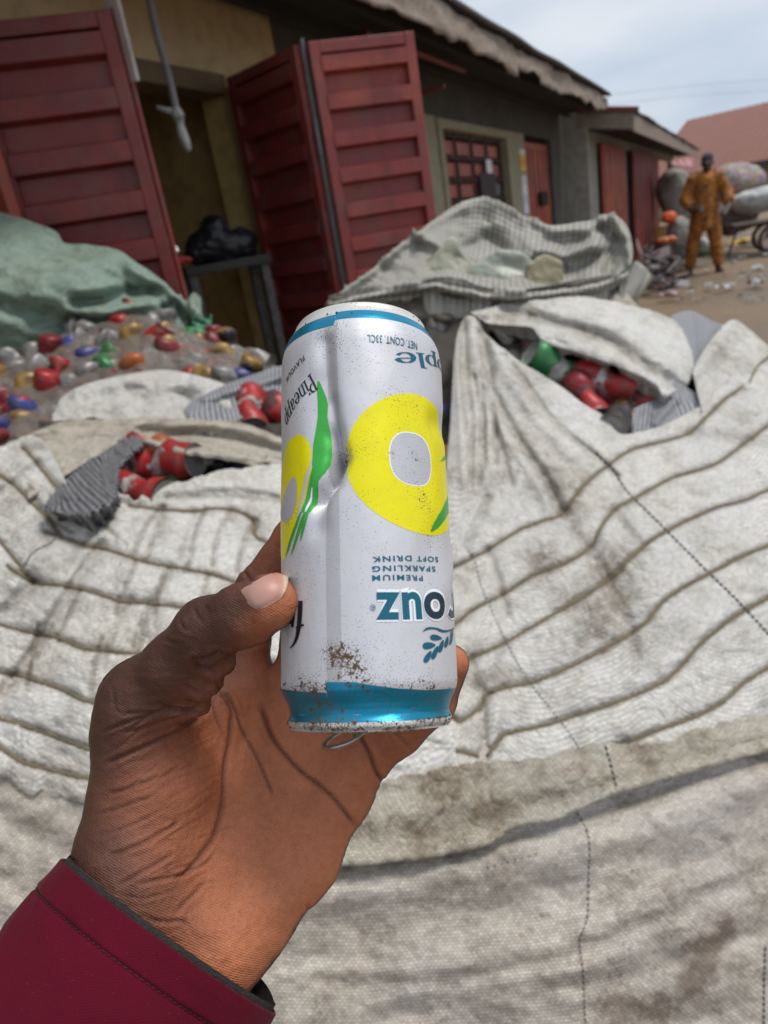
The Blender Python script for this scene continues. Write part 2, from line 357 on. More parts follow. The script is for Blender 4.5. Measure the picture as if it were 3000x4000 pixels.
def mat_door(name, c, rust=(0.16, 0.075, 0.05)):
    t = NT(name); a = t.noise(3.2, 4, 0.5, stretch=(1, 1, 3)); b = t.noise(30, 5, 0.7)
    c1 = t.mix(t.ramp(a, [(0.38, 0), (0.62, 1)]), c, tuple(x * y for x, y in zip(c, (1.25, 1.0, 0.8)))); c1 = t.mix(t.math('MULTIPLY', t.ramp(t.noise(2.6, 3, .6), [(.52, 0), (.62, 1)]), .65), c1, tuple(x * y for x, y in zip(c, (1.7, 1.9, 1.1))))
    c2 = t.mix(t.math('MULTIPLY', t.ramp(b, [(0.5, 0), (0.7, 1)]), 0.45), c1, rust)
    c3 = t.mix(t.math('MULTIPLY', t.ramp(t.noise(7, 6, 0.7), [(0.5, 0), (0.68, 1)]), 0.55), c2, (0.15, 0.085, 0.07)); c3 = t.mix(t.math('MULTIPLY', t.ramp(t.noise(2.2, 5, 0.7, stretch=(3, 3, .6)), [(0.5, 0), (0.7, 1)]), 0.6), c3, tuple(x * .45 for x in c)); c3 = t.mix(t.ramp(t.noise(55, 3, .7), [(.68, 0), (.71, .8)]), c3, (.07, .035, .025))
    return t.out(c3, 0.48, 0, t.bump(b, 0.0015))
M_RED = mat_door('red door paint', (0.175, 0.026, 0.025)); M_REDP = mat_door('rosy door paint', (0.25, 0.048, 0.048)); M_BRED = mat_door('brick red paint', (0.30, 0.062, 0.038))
M_STEEL = mat_plain('old steel', (0.20, 0.20, 0.21), 0.45, 0.3, 30, (0.12, 0.07, 0.04), 0.5, 0.6)

def corr_panel(p0, p1, z0, z1, mb, pitch=0.145, depth=0.040, mi=0, t=0.004, vertical=False):
    """pressed sheet between p0 and p1 (plan points), trapezoid ribs"""
    p0 = np.array(p0, float); p1 = np.array(p1, float); d = p1 - p0; L = np.linalg.norm(d); d /= L; n = np.array([d[1], -d[0], 0])
    if n @ (-(p0 + p1) / 2) < 0: n = -n
    prof = []; H = L if vertical else z1 - z0; k = max(1, round(H / pitch)); q = H / k
    for i in range(k):
        b = i * q; prof += [(b, 0), (b + q * 0.46, 0), (b + q * 0.54, depth), (b + q * 0.93, depth)]
    prof.append((H, 0)); V = []
    for (h, o) in prof:
        if vertical: V += [p0 + d * h + n * o + Zv * z0, p0 + d * h + n * o + Zv * z1]
        else: V += [p0 + n * o + Zv * (z0 + h), p1 + n * o + Zv * (z0 + h)]
    m = len(V); V = V + [v - n * t for v in V]
    Fc = []
    for i in range(len(prof) - 1):
        a = 2 * i; Fc += [(a, a + 1, a + 3, a + 2), (m + a, m + a + 2, m + a + 3, m + a + 1)]
    for i in range(len(prof) - 1): a = 2 * i; Fc += [(a, a + 2, m + a + 2, m + a), (a + 1, m + a + 1, m + a + 3, a + 3)]
    mb.add(V, Fc, mi)
def door_leaf(parent, p0, p1, z0, z1, mat, name='door', pitch=0.145, st=0.045, vertical=False, mid=True, label=None):
    p0 = np.array(p0, float); p1 = np.array(p1, float); d = p1 - p0; L = np.linalg.norm(d); d /= L; n = np.array([d[1], -d[0], 0])
    if n @ (-(p0 + p1) / 2) < 0: n = -n
    mb = MB(); corr_panel(p0 + d * st, p1 - d * st, z0 + st, z1 - st, mb, pitch, vertical=vertical)
    o = mb.build(name, mat, parent)
    fr = MB(); ax = (d, n, Zv); c = (p0 + p1) / 2; zc = (z0 + z1) / 2
    for q in (p0 + d * st / 2, p1 - d * st / 2): fr.box(q + n * 0.012 + Zv * zc, ax, (st / 2, 0.024, (z1 - z0) / 2), 0, 0.004)
    for z in ([z0 + st / 2, z1 - st / 2]): fr.box(c + n * 0.012 + Zv * z, ax, (L / 2 - st, 0.022, st / 2), 0, 0.004)
    fr.build('door_frame', mat, o)
    if label: o['label'] = label
    return o

# ---- near shop block
shop = empty('shop_building', B(2.5, 2.2, 0), 'long low shop block with dark walls, folding red metal doors and ragged fascia', 'building')
ZW = 2.62; T = 0.16
def plasterwall(parent, segs, name, mats):
    mb = MB()
    for s in segs: bbox(mb, *s[:6], s[6] if len(s) > 6 else 0)
    return mb.build(name, mats, parent)
SD0, SD1 = 1.83, 3.22
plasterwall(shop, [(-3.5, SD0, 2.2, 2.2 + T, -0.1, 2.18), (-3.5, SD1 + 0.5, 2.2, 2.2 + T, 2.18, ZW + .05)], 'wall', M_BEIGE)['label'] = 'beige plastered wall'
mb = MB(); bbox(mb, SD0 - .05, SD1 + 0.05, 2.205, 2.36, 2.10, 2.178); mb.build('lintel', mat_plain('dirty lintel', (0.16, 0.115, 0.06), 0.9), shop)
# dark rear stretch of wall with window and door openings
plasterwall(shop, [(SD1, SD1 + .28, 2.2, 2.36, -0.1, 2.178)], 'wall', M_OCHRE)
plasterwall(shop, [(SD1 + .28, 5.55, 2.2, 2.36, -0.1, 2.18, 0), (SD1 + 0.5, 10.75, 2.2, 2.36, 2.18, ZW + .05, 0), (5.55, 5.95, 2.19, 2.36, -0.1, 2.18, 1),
                   (8.02, 8.7, 2.2, 2.36, -0.1, 2.18, 1), (10.0, 10.75, 2.2, 2.36, -0.1, 2.18, 0), (5.95, 8.02, 2.2, 2.36, -0.1, 0.95, 0)], 'wall', [M_GREYW, M_CREAM])['label'] = 'dark grey wall'  # plain dark grey with cream stretches
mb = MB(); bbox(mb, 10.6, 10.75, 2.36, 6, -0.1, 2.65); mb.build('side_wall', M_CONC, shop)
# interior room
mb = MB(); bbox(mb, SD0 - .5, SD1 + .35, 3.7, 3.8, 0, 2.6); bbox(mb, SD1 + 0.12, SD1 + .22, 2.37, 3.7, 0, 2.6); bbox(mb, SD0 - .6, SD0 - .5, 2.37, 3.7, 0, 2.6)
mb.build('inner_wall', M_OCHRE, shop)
mb = MB(); bbox(mb, SD0 - .6, SD1 + .4, 2.37, 3.8, 2.35, 2.4); mb.build('ceiling', M_SOFFIT, shop)
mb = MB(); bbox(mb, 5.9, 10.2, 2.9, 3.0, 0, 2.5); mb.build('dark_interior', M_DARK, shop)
# roof: corrugated sheet, purlins
def roof(parent, s0, s1, D0, z0, D1, z1, mat, wave=0.018, pitch=0.076, name='roof', thick=0.004, sag=0.0):
    n = int((s1 - s0) / (pitch / 6)); ss = np.linspace(s0, s1, n); w = wave * np.cos(ss / pitch * 2 * math.pi) + sag * NZ(ss * 0.8, ss * 0 + 3)
    V = []
    for k, (D, z) in enumerate([(D0, z0), (D1, z1)]):
        jit = 0.02 * NZ(ss * 1.3, ss * 0 + 8) if k == 0 else 0 * ss
        for s, o, j in zip(ss, w, jit): V.append(B(s, D + j, z + o))
    V = np.array(V); m = len(V); V = np.concatenate([V, V - Zv * thick])
    Fc = []
    for i in range(n - 1): Fc += [(i, i + 1, n + i + 1, n + i), (m + i, m + n + i, m + n + i + 1, m + i + 1), (i, m + i, m + i + 1, i + 1)]
    return mesh(name, V, Fc, mat, parent, True)
roof(shop, -3.5, 10.72, 1.56, 2.585, 3.9, 3.1, M_TIN, sag=0.015)
roof(shop, -3.5, 10.72, 6.3, 2.6, 3.9, 3.1, M_TIN, name='rear_roof')
mb = MB(); bbox(mb, -3.5, 10.6, 1.66, 2.2, 2.50, 2.53); mb.build('soffit', M_SOFFIT, shop)
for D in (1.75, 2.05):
    mb = MB(); bbox(mb, -3.5, 10.6, D, D + .05, 2.44, 2.50); mb.build('purlin', M_SOFFIT, shop)
# ragged fascia: tattered board, torn lower edge, warped
ss = np.linspace(-3.5, 10.66, 900); top = 2.565 + 0 * ss
hgt = 0.20 + 0.045 * NZ.fbm(ss * 1.7, ss * 0 + 1.5, 2) + 0.018 * NZ.fbm(ss * 4, ss * 0 + 5, 4); hgt = np.where((ss > 6.2) & (ss < 7.0), hgt * 0.75, hgt)
hgt = np.where(ss > 8.2, hgt - 0.02, hgt); hgt = np.where(ss > 10.5, 0.12, hgt)
V = []; rowsn = 7
for k in range(rowsn):
    f = k / (rowsn - 1)
    for s, h in zip(ss, hgt):
        o = 0.02 * NZ(np.array(s * 2.2), np.array(f * 1.5 + 2)) + 0.012 * NZ(np.array(s * 9.0), np.array(f * 4 + 2))
        V.append(B(s, 1.60 - 0.03 * f + float(o), 2.565 - h * f))
n = len(ss); V = np.array(V); m = len(V); V = np.concatenate([V, V + Nv * 0.012]); idx = np.arange(m).reshape(rowsn, n)
Fq = np.stack([idx[:-1, :-1], idx[1:, :-1], idx[1:, 1:], idx[:-1, 1:]], -1).reshape(-1, 4); Fb = Fq[:, ::-1] + m
E1 = np.stack([idx[-1, :-1], idx[-1, :-1] + m, idx[-1, 1:] + m, idx[-1, 1:]], -1)
mesh('fascia', V, np.concatenate([Fq, Fb, E1]), M_FASC, shop, True)['label'] = 'rotten peeling fascia with a torn lower edge'

# folding door leaves (each pair folded out from the wall)
ZT = 2.15
pt = lambda s, D: B(s, D, 0)
dl = door_leaf(shop, pt(1.80, 2.17), pt(2.10, 1.81), 0.05, ZT, M_RED, pitch=0.15, label='open red ribbed leaf left of the doorway')
mb = MB(); q = pt(2.105, 1.80); mb.tube([q + Zv * z for z in (0.05, 1.2, ZT + 0.01)], 0.010, 10); mb.build('hinge', M_RED, dl)
mb = MB(); mb.box(q + Zv * (ZT - .08), AX, (.008, .03, .12), 0, .003); mb.build('corner_plate', mat_plain('bare bent metal', (.42, .36, .34), .5), dl)
door_leaf(shop, pt(1.40, 2.14), pt(1.78, 2.14), 0.05, ZT - 0.02, M_BRED, pitch=0.15)
door_leaf(shop, pt(0.95, 2.14), pt(1.38, 2.14), 0.05, ZT - 0.02, M_RED, pitch=0.15)
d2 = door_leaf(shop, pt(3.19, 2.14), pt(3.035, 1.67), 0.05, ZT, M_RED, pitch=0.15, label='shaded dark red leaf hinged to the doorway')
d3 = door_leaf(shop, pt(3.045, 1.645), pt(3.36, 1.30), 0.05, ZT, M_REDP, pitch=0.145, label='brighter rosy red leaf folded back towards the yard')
mb = MB()
for z in (0.4, 1.1, 1.8): mb.tube([pt(3.03, 1.655) + Zv * (z - .07), pt(3.03, 1.655) + Zv * (z + .07)], 0.014, 10)
mb.tube([pt(3.03, 1.655) + Zv * 0.05, pt(3.03, 1.655) + Zv * (ZT + .02)], 0.009, 8); mb.build('hinge', M_STEEL, d3)
mb = MB(); bbox(mb, SD1 - 0.03, SD1 + 0.05, 2.12, 2.2, 0.02, 2.12); mb.build('door_post', mat_plain('ochre post', (0.26, 0.19, 0.09)), shop)
# bracket bar on the wall beside the bright leaf
mb = MB(); mb.tube([B(5.0, 2.19, 2.18), B(5.0, 1.75, 2.20)], 0.012, 8); mb.tube([B(4.2, 1.9, 2.42), B(5.9, 1.9, 2.42)], 0.02, 8); mb.build('bracket', M_RED, shop)
# window with pressed-steel squares behind a grille
wnd = MB()
for s0, s1, z0, z1 in ((5.95, 6.05, .95, 2.17), (7.92, 8.02, .95, 2.17), (6.05, 7.92, 2.10, 2.17), (6.05, 7.92, .95, 1.02)): bbox(wnd, s0, s1, 2.17, 2.30, z0, z1, 0, 0.006)
wf = wnd.build('window', M_CREAM, shop)
mb = MB(); nx, nz = 4, 6
for i in range(nx):
    for k in range(nz):
        s0 = 6.1 + i * 0.45; z0 = 1.05 + k * 0.172
        if (i, k) in ((2, 2), (3, 1)): continue
        c = B(s0 + .2, 2.30, z0 + .08); V = [c + Dv * a * .19 + Zv * b * .072 for a, b in ((-1, -1), (1, -1), (1, 1), (-1, 1))] + [c - Nv * .04 + Dv * a * .15 + Zv * (b * .05 - 0.01) for a, b in ((-1, -1), (1, -1), (1, 1), (-1, 1))]
        mb.add(V, [(4, 5, 6, 7), (0, 1, 5, 4), (1, 2, 6, 5), (2, 3, 7, 6), (3, 0, 4, 7)], 1 if (i == 3 and k in (3, 0)) else 0)
mb.build('shutter', [M_BRED, mat_plain('grey shutter', (0.16, 0.15, 0.16))], wf)
mb = MB()
for i in range(5): bbox(mb, 6.07 + i * .45, 6.09 + i * .45, 2.24, 2.26, 1.02, 2.1)
for k in range(7): bbox(mb, 6.05, 7.92, 2.241, 2.259, 1.03 + k * 0.172, 1.045 + k * 0.172)
mb.build('grille', mat_plain('dark bar', (0.05, 0.03, 0.03)), wf)
# double door with latch beyond the window
dd = MB(); bbox(dd, 8.72, 9.34, 2.24, 2.28, .02, 2.12, 0, 0.01); bbox(dd, 9.36, 9.98, 2.24, 2.28, .02, 2.12, 0, 0.01)
for s in (8.8, 9.0, 9.2, 9.45, 9.65, 9.85): bbox(dd, s - .02, s + .02, 2.225, 2.239, .1, 2.05, 0, 0.004)
ddo = dd.build('door', M_BRED, shop); ddo['label'] = 'closed brick red double door with a dark latch'
mb = MB(); bbox(mb, 9.30, 9.62, 2.19, 2.223, 1.42, 1.58, 0, .01); mb.build('latch', M_DARK, ddo)

def poster(s0, s1, z0, z1, D, cols, name, label):
    mb = MB(); n = len(cols); ms = [mat_plain('paper', c, 0.7, 0.12, 30) for c in cols]
    for i in range(n):
        za = z1 - (z1 - z0) * (i + 1) / n; zb = z1 - (z1 - z0) * i / n; bbox(mb, s0, s1, D - 0.004, D, za, zb, i)
    return tag(mb.build(name, ms), label, 'poster')
poster(8.45, 8.68, 1.80, 2.02, 2.197, [(0.7, 0.68, 0.6), (0.62, 0.42, 0.05), (0.7, 0.25, 0.04), (0.65, 0.5, 0.08)], 'poster', 'small yellow and orange poster on the cream pillar beside the window')
poster(8.45, 8.66, 1.36, 1.76, 2.197, [(0.6, 0.62, 0.62), (0.72, 0.74, 0.76), (0.5, 0.56, 0.66), (0.7, 0.72, 0.76)], 'paper_notice', 'white notice pasted under the yellow poster on the pillar')
poster(7.28, 7.45, 1.78, 1.90, 2.22, [(0.75, 0.76, 0.8)], 'paper_scrap', 'white paper scrap stuck in the window grille')
poster(7.05, 7.55, 1.46, 1.78, 2.225, [(0.025, 0.014, 0.016)], 'dark_board', 'dark board hanging on the window grille below the white scrap')

def slope_board(mb, s0, s1, D0, D1, z0, z1, k):
    mb.add([B(s, D, z + (k * (D - D0))) for s in (s0, s1) for D in (D0, D1) for z in (z0, z1)], [(0, 1, 3, 2), (4, 6, 7, 5), (0, 4, 5, 1), (2, 3, 7, 6), (0, 2, 6, 4), (1, 5, 7, 3)])
# ---- second block, lower, with corrugated doors
ba = empty('market_building', B(12, 1.9, 0), 'lower concrete block beyond the shops with vertical rust red doors and its own eave', 'building')
plasterwall(ba, [(10.85, 11.55, 1.9, 2.05, -0.1, 2.3), (10.85, 11.0, 2.05, 6, -0.1, 2.5), (11.55, 25, 1.9, 2.05, 2.13, 2.35), (14.0, 14.9, 1.93, 2.05, -.1, 2.13), (19.7, 20.2, 1.9, 2.05, -.1, 2.13), (24.5, 25, 1.9, 2.05, -.1, 2.13)], 'wall', M_CONC)
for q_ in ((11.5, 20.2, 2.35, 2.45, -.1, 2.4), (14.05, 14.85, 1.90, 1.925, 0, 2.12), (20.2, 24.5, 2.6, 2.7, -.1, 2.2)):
    mb = MB(); bbox(mb, *q_); mb.build('recess_shade', M_DARK, ba)  # black panels: the shade inside the openings is put into their colour
door_leaf(ba, pt(11.62, 1.86), pt(13.95, 1.86), 0.05, 2.12, M_BRED, pitch=0.42, st=0.06, vertical=True, label='rust red corrugated leaf next to the concrete wall')
door_leaf(ba, pt(15.0, 1.86), pt(17.3, 1.80), 0.05, 2.12, M_RED, pitch=0.42, st=0.06, vertical=True)
door_leaf(ba, pt(17.4, 1.80), pt(19.6, 1.86), 0.05, 2.12, M_RED, pitch=0.42, st=0.06, vertical=True)
roof(ba, 10.9, 26.8, 1.28, 2.375, 4.5, 3.05, M_TIN, wave=0.02, pitch=0.15)
roof(ba, 10.9, 26.8, 7.5, 2.4, 4.5, 3.05, M_TIN, wave=0.02, pitch=0.15, name='rear_roof')
mb = MB(); bbox(mb, 10.95, 26.6, 1.31, 1.335, 2.14, 2.345); slope_board(mb, 10.9, 10.93, 1.31, 4.2, 2.16, 2.36, .21); mb.build('fascia', M_FASC, ba)
mb = MB(); slope_board(mb, 10.87, 10.925, 1.24, 4.3, 2.355, 2.41, .21); mb.build('roof_trim', M_RED, ba)
mb = MB(); bbox(mb, 11.0, 26.5, 1.4, 1.9, 2.27, 2.30); mb.build('soffit', M_SOFFIT, ba)

# ---- far building with brick-red roof
M_ROOFR = mat_plain('red sheet roof', (0.20, 0.078, 0.052), 0.7, 0.12, 1.2, (0.14, 0.07, 0.055), 0.3)
fb_o = P(2850, 690, 33); fb_o[2] = 0
fb = empty('warehouse', fb_o, 'far cream warehouse under a broad pitched brick red roof', 'building')
e0 = P(2640, 585, 40); e1 = P(3500, 430, 30); r0 = P(2790, 487, 46); r1 = P(3600, 330, 40); g0 = P(2660, 570, 44)
ea = P(2845, 652, 33); eb = P(3500, 548, 29)
u = (eb - ea); u[2] = 0; u /= np.linalg.norm(u); w_ = np.array([-u[1], u[0], 0]); 
if w_ @ ea < 0: w_ = -w_
zE = ea[2]; 
def FBp(a, b, z): return np.array([ea[0], ea[1], 0]) + u * a + w_ * b + Zv * z
zR = zE + 2.9
n = 400; V = []; L0 = -4.2; L1 = 16
for (b, z) in ((0, zE), (7.5, zR), (15, zE)):
    for a in np.linspace(L0, L1, n): V.append(FBp(a, b, z + 0.012 * math.cos(a / 0.35 * 6.283)))
Fc = [(k * n + i, k * n + i + 1, (k + 1) * n + i + 1, (k + 1) * n + i) for k in (0, 1) for i in range(n - 1)]
mesh('roof', V, Fc, M_ROOFR, fb, True)
mb = MB(); c = [FBp(L0 + .1, 0.6, -.2), FBp(L0 + .1, 14.4, -.2), FBp(L0 + .1, 14.4, zE + .1), FBp(L0 + .1, 7.5, zR - .1), FBp(L0 + .1, 0.6, zE + .1)]
c2 = [p + u * 0.2 for p in c]; mb.add(c + c2, [(0, 1, 2, 3, 4), (9, 8, 7, 6, 5)] + [(i, (i + 1) % 5, 5 + (i + 1) % 5, 5 + i) for i in range(5)])
mb.box(FBp(6, 0.7, zE / 2), (u, w_, Zv), (10, 0.1, zE / 2)); mb.build('wall', mat_plain('cream far wall', (0.30, 0.29, 0.20), 0.9), fb)
mb = MB(); mb.box(FBp(6, -0.02, zE - 0.12), (u, w_, Zv), (10.2, 0.03, 0.14)); mb.build('eave_board', M_TIN, fb)
for a in (-1.5, 1.0, 3.6, 6.2):
    mb = MB(); mb.box(FBp(a, 0.45, zE / 2 - .1), (u, w_, Zv), (0.2, 0.14, zE / 2 - .1), 0, .02); mb.build('pillar', mat_plain('white pillar', (0.62, 0.62, 0.6)), fb)

# ---- overhead wires
for (y0, y1, lab) in ((405, 300, 'upper thin overhead wire crossing the pale sky'), (440, 345, 'lower thin overhead wire crossing the pale sky')):
    q = np.array([P(2150 + t * 1100, y0 + t * (y1 - y0) - 18 * math.sin(t * 3.14), 26) for t in np.linspace(-0.1, 1, 24)])
    mb = MB(); mb.tube(q, 0.006, 6); tag(mb.build('overhead_wire', mat_plain('wire', (0.45, 0.47, 0.5))), lab, 'wire', 'overhead wires')

# ---- hanging pole under the eave
pole = empty('hanging_pole', P(575, -60, 2.48), 'thin grey pole with a knotted rag hanging from the eave in front of the doorway', 'pole')
q = smoothline([P(560, -150, 2.42), P(575, -60, 2.44), P(610, 120, 2.47), P(660, 300, 2.50), P(690, 430, 2.52)], n=14)
mb = MB(); mb.tube(q, np.linspace(0.014, 0.012, 14), 10); mb.build('shaft', mat_plain('grey stick', (0.17, 0.165, 0.165), 0.7, 0.3, 40), pole)
mb = MB(); q = smoothline([P(686, 420, 2.51), P(700, 470, 2.53), P(712, 520, 2.54), P(738, 590, 2.55)], n=12)
mb.tube(q, [0.014, 0.019, 0.023, 0.017, 0.014, 0.015, 0.017, 0.018, 0.018, 0.017, 0.014, 0.008], 9)
mb.tube([P(612, 418, 2.5), P(650, 432, 2.51), P(690, 440, 2.52)], [0.006, 0.011, 0.013], 8); mb.build('knot', mat_plain('grey rag', (0.26, 0.26, 0.25), 0.9, 0.3, 50), pole)

# ---- table inside the doorway with black bundle
tb0 = P(870, 1040, 3.35); TX = np.array([0.93, 0.36, 0]); TY = np.array([-0.36, 0.93, 0]); AXT = (TX, TY, Zv)
tzz = tb0[2]
tab = empty('side_table', [tb0[0], tb0[1], 0], 'small dark table with grey legs standing in the open doorway', 'table')
mb = MB(); mb.box(tb0 + TX * 0.0, AXT, (0.20, 0.14, 0.02), 0, .005); mb.build('tabletop', mat_plain('dark board', (0.03, 0.028, 0.025)), tab)
for sx_, sy_ in ((-1, -1), (1, -1), (-1, 1), (1, 1)):
    c = tb0 + TX * 0.17 * sx_ + TY * 0.11 * sy_; mb = MB(); mb.box([c[0], c[1], tzz / 2], AXT, (0.02, 0.02, tzz / 2 - .021), 0, .004); mb.build('leg', mat_plain('grey leg', (0.06, 0.06, 0.055), 0.7, 0.4, 20, (0.3, 0.3, 0.28), 0.5), tab)

# ================================================================== implicit surfaces (bodies, bundles)
def cap(p, a, b, ra, rb):
    a = np.asarray(a, float); b = np.asarray(b, float); ba = b - a; h = np.clip((p - a) @ ba / (ba @ ba + 1e-12), 0, 1)
    return np.linalg.norm(p - a - h[:, None] * ba, axis=1) - (ra + (rb - ra) * h)
def smin(a, b, k):
    h = np.maximum(k - np.abs(a - b), 0) / k; return np.minimum(a, b) - h * h * k * 0.25
def chain(p, pts, k):
    r = None
    for q0, q1 in zip(pts[:-1], pts[1:]):
        d = cap(p, q0[:3], q1[:3], q0[3], q1[3]); r = d if r is None else smin(r, d, k)
    return r
def sdf_mesh(fn, lo, hi, h, newton=3):
    lo = np.asarray(lo, float); hi = np.asarray(hi, float); c = 4
    nb = np.ceil((hi - lo) / (h * c)).astype(int) + 1; n = nb * c
    ctr = [lo[i] + (np.arange(nb[i]) + 0.5) * h * c - h * .5 for i in range(3)]
    Pc = np.stack(np.meshgrid(*ctr, indexing='ij'), -1).reshape(-1, 3); fc = fn(Pc).reshape(nb)
    f = np.repeat(np.repeat(np.repeat(fc, c, 0), c, 1), c, 2); mask = np.abs(f) < h * c * 1.6
    ii = np.argwhere(mask); f[mask] = fn(lo + ii * h)
    ins = f < 0; n0, n1, n2 = f.shape
    acc = np.zeros((n0 - 1, n1 - 1, n2 - 1, 3)); cnt = np.zeros((n0 - 1, n1 - 1, n2 - 1))
    for ax in range(3):
        o1, o2 = [a for a in range(3) if a != ax]
        for i in (0, 1):
            for j in (0, 1):
                sl0 = [slice(0, -1)] * 3; sl1 = [slice(0, -1)] * 3
                sl0[o1] = sl1[o1] = slice(i, f.shape[o1] - 1 + i); sl0[o2] = sl1[o2] = slice(j, f.shape[o2] - 1 + j); sl1[ax] = slice(1, None)
                fa = f[tuple(sl0)]; fb_ = f[tuple(sl1)]; cr = (fa < 0) != (fb_ < 0)
                t = np.where(cr, fa / (fa - fb_ + 1e-20), 0)
                acc[..., ax] += np.where(cr, t, 0); acc[..., o1] += np.where(cr, i, 0); acc[..., o2] += np.where(cr, j, 0); cnt += cr
    act = cnt > 0; vid = -np.ones(act.shape, int); vid[act] = np.arange(act.sum())
    V = lo + (np.argwhere(act) + acc[act] / cnt[act][:, None]) * h
    Q = []
    for ax in range(3):
        o1, o2 = [(1, 2), (2, 0), (0, 1)][ax]
        a = np.moveaxis(ins, (ax, o1, o2), (0, 1, 2)); v = np.moveaxis(vid, (ax, o1, o2), (0, 1, 2))
        s = a[:-1, 1:-1, 1:-1] != a[1:, 1:-1, 1:-1]; fl = a[:-1, 1:-1, 1:-1]
        q = np.stack([v[:, :-1, :-1], v[:, 1:, :-1], v[:, 1:, 1:], v[:, :-1, 1:]], -1)
        q = q[s]; fl = fl[s]; q[~fl] = q[~fl][:, ::-1]; Q.append(q)
    Q = np.concatenate(Q); Q = Q[(Q >= 0).all(1)]
    for _ in range(newton):
        f0 = fn(V); e = h * 0.3; gr = np.stack([fn(V + e * np.eye(3)[i]) - f0 for i in range(3)], 1) / e
        gl = np.linalg.norm(gr, axis=1); V = V - np.clip(f0, -h, h)[:, None] * gr / (gl ** 2 + 1e-6)[:, None]
    gr /= gl[:, None] + 1e-9
    return V, Q, gr
def noise3(p, s, seed=0):
    q = p * s; a = NZ(q[:, 0] + seed, q[:, 1] + 5 + q[:, 2] * .31); b = NZ(q[:, 1] + 17 + seed, q[:, 2] + 3 + q[:, 0] * .27); c = NZ(q[:, 2] + 31 + seed, q[:, 0] + 11 + q[:, 1] * .23)
    return (a + b + c) / 3

# bundle on the table, red item, hook
bo = tb0 + Zv * 0.02
fn = lambda p: smin(smin(cap(p, bo + TX * -.10 + Zv * .06, bo + TX * .11 + Zv * .06, .06, .075), cap(p, bo + TX * -.02 + Zv * .11, bo + TX * .00 + Zv * .17, .075, .045), .06), cap(p, bo + TX * .12 + Zv * .05, bo + TX * .16 + Zv * .09, .04, .03), .03) + 0.024 * noise3(p, 20) + .012 * noise3(p, 48)
V, Q, _g = sdf_mesh(fn, bo - .25, bo + .3, 0.009); M_BLACK = mat_plain('black polythene', (0.012, 0.013, 0.018), 0.35, 0.3, 20)
tag(mesh('bin_bag', V, Q, M_BLACK), 'crumpled black bin bag lying on the small table in the doorway', 'bag')
ro = P(700, 1018, 3.0)
fn = lambda p: cap(p, ro - TX * .05, ro + TX * .04, .018, .012) + 0.008 * noise3(p, 45)
V, Q, _g = sdf_mesh(fn, ro - .12, ro + .12, 0.005); tag(mesh('red_cloth', V, Q, mat_plain('bright red cloth', (0.42, 0.03, 0.02))), 'small bright red rag beside the black bag in the doorway', 'cloth')
q = [P(648, 930, 2.55), P(662, 945, 2.55), P(680, 965, 2.55), P(695, 985, 2.54)]; mb = MB(); mb.tube(smoothline(q, n=9), [.004, .010, .012, .011, .010, .010, .010, .009, .005], 8)
tag(mb.build('door_hook', mat_plain('bright steel', (0.5, 0.5, 0.5), 0.35, .1, 20, metal=.5)), 'short pale metal hook on the edge of the left red door', 'hook')

# ---- drink cans of the heaps
def can_mat(name, bands, metal=0.35):
    t = NT(name); sp = t.n('ShaderNodeSeparateXYZ'); t.l(t.tc.outputs['Object'], sp.inputs[0])
    z = t.math('DIVIDE', sp.outputs[2], 0.12)
    w = t.noise(34, 3, 0.55, dist=1.5); z2 = t.math('ADD', z, t.math('MULTIPLY', t.math('SUBTRACT', w, 0.5), 0.65)); nd = t.n('ShaderNodeValToRGB'); nd.color_ramp.interpolation = 'CONSTANT'
    e = nd.color_ramp.elements
    while len(e) < len(bands): e.new(0.5)
    for i, (p, c) in enumerate(bands): e[i].position = p; e[i].color = (*c, 1)
    t.l(z2, nd.inputs[0]); d = t.ramp(t.noise(45, 4, 0.7), [(0.42, 0), (0.7, 0.8)])
    return t.out(t.mix(d, nd.outputs[0], (0.12, 0.09, 0.07)), 0.42, metal * .5)
RD, WH, GN, GD, BK, BL, OR, SV = (0.40, .012, .016), (.50, .50, .47), (.015, .22, .06), (.34, .20, .05), (.02, .018, .02), (.04, .06, .28), (.48, .12, .02), (.30, .29, .28)
CM = {'red': can_mat('red can', [(0, RD), (.42, WH), (.52, RD)]), 'green': can_mat('green can', [(0, GN), (.40, WH), (.62, GN)]), 'black': can_mat('black can', [(0, GD), (.1, BK), (.5, GD), (.56, BK)]),
      'blue': can_mat('blue can', [(0, BL), (.45, SV), (.55, BL)]), 'orange': can_mat('orange can', [(0, OR), (.4, WH), (.5, OR)]), 'silver': can_mat('silver can', [(0, SV), (.4, RD), (.46, SV)], .5),
      'yellow': can_mat('yellow can', [(0, (.66, .36, .02)), (.5, (.7, .45, .03))]), 'gold': can_mat('gold can', [(0, GD), (.5, WH), (.56, GD)], .5), 'maroon': can_mat('maroon can', [(0, (.22, .01, .02)), (.35, RD), (.4, (.10, .01, .015)), (.6, RD)])}
M_ALU = mat_plain('bare aluminium', (0.34, 0.33, 0.32), 0.5, 0.2, 60, metal=.4, bump=0.0002)
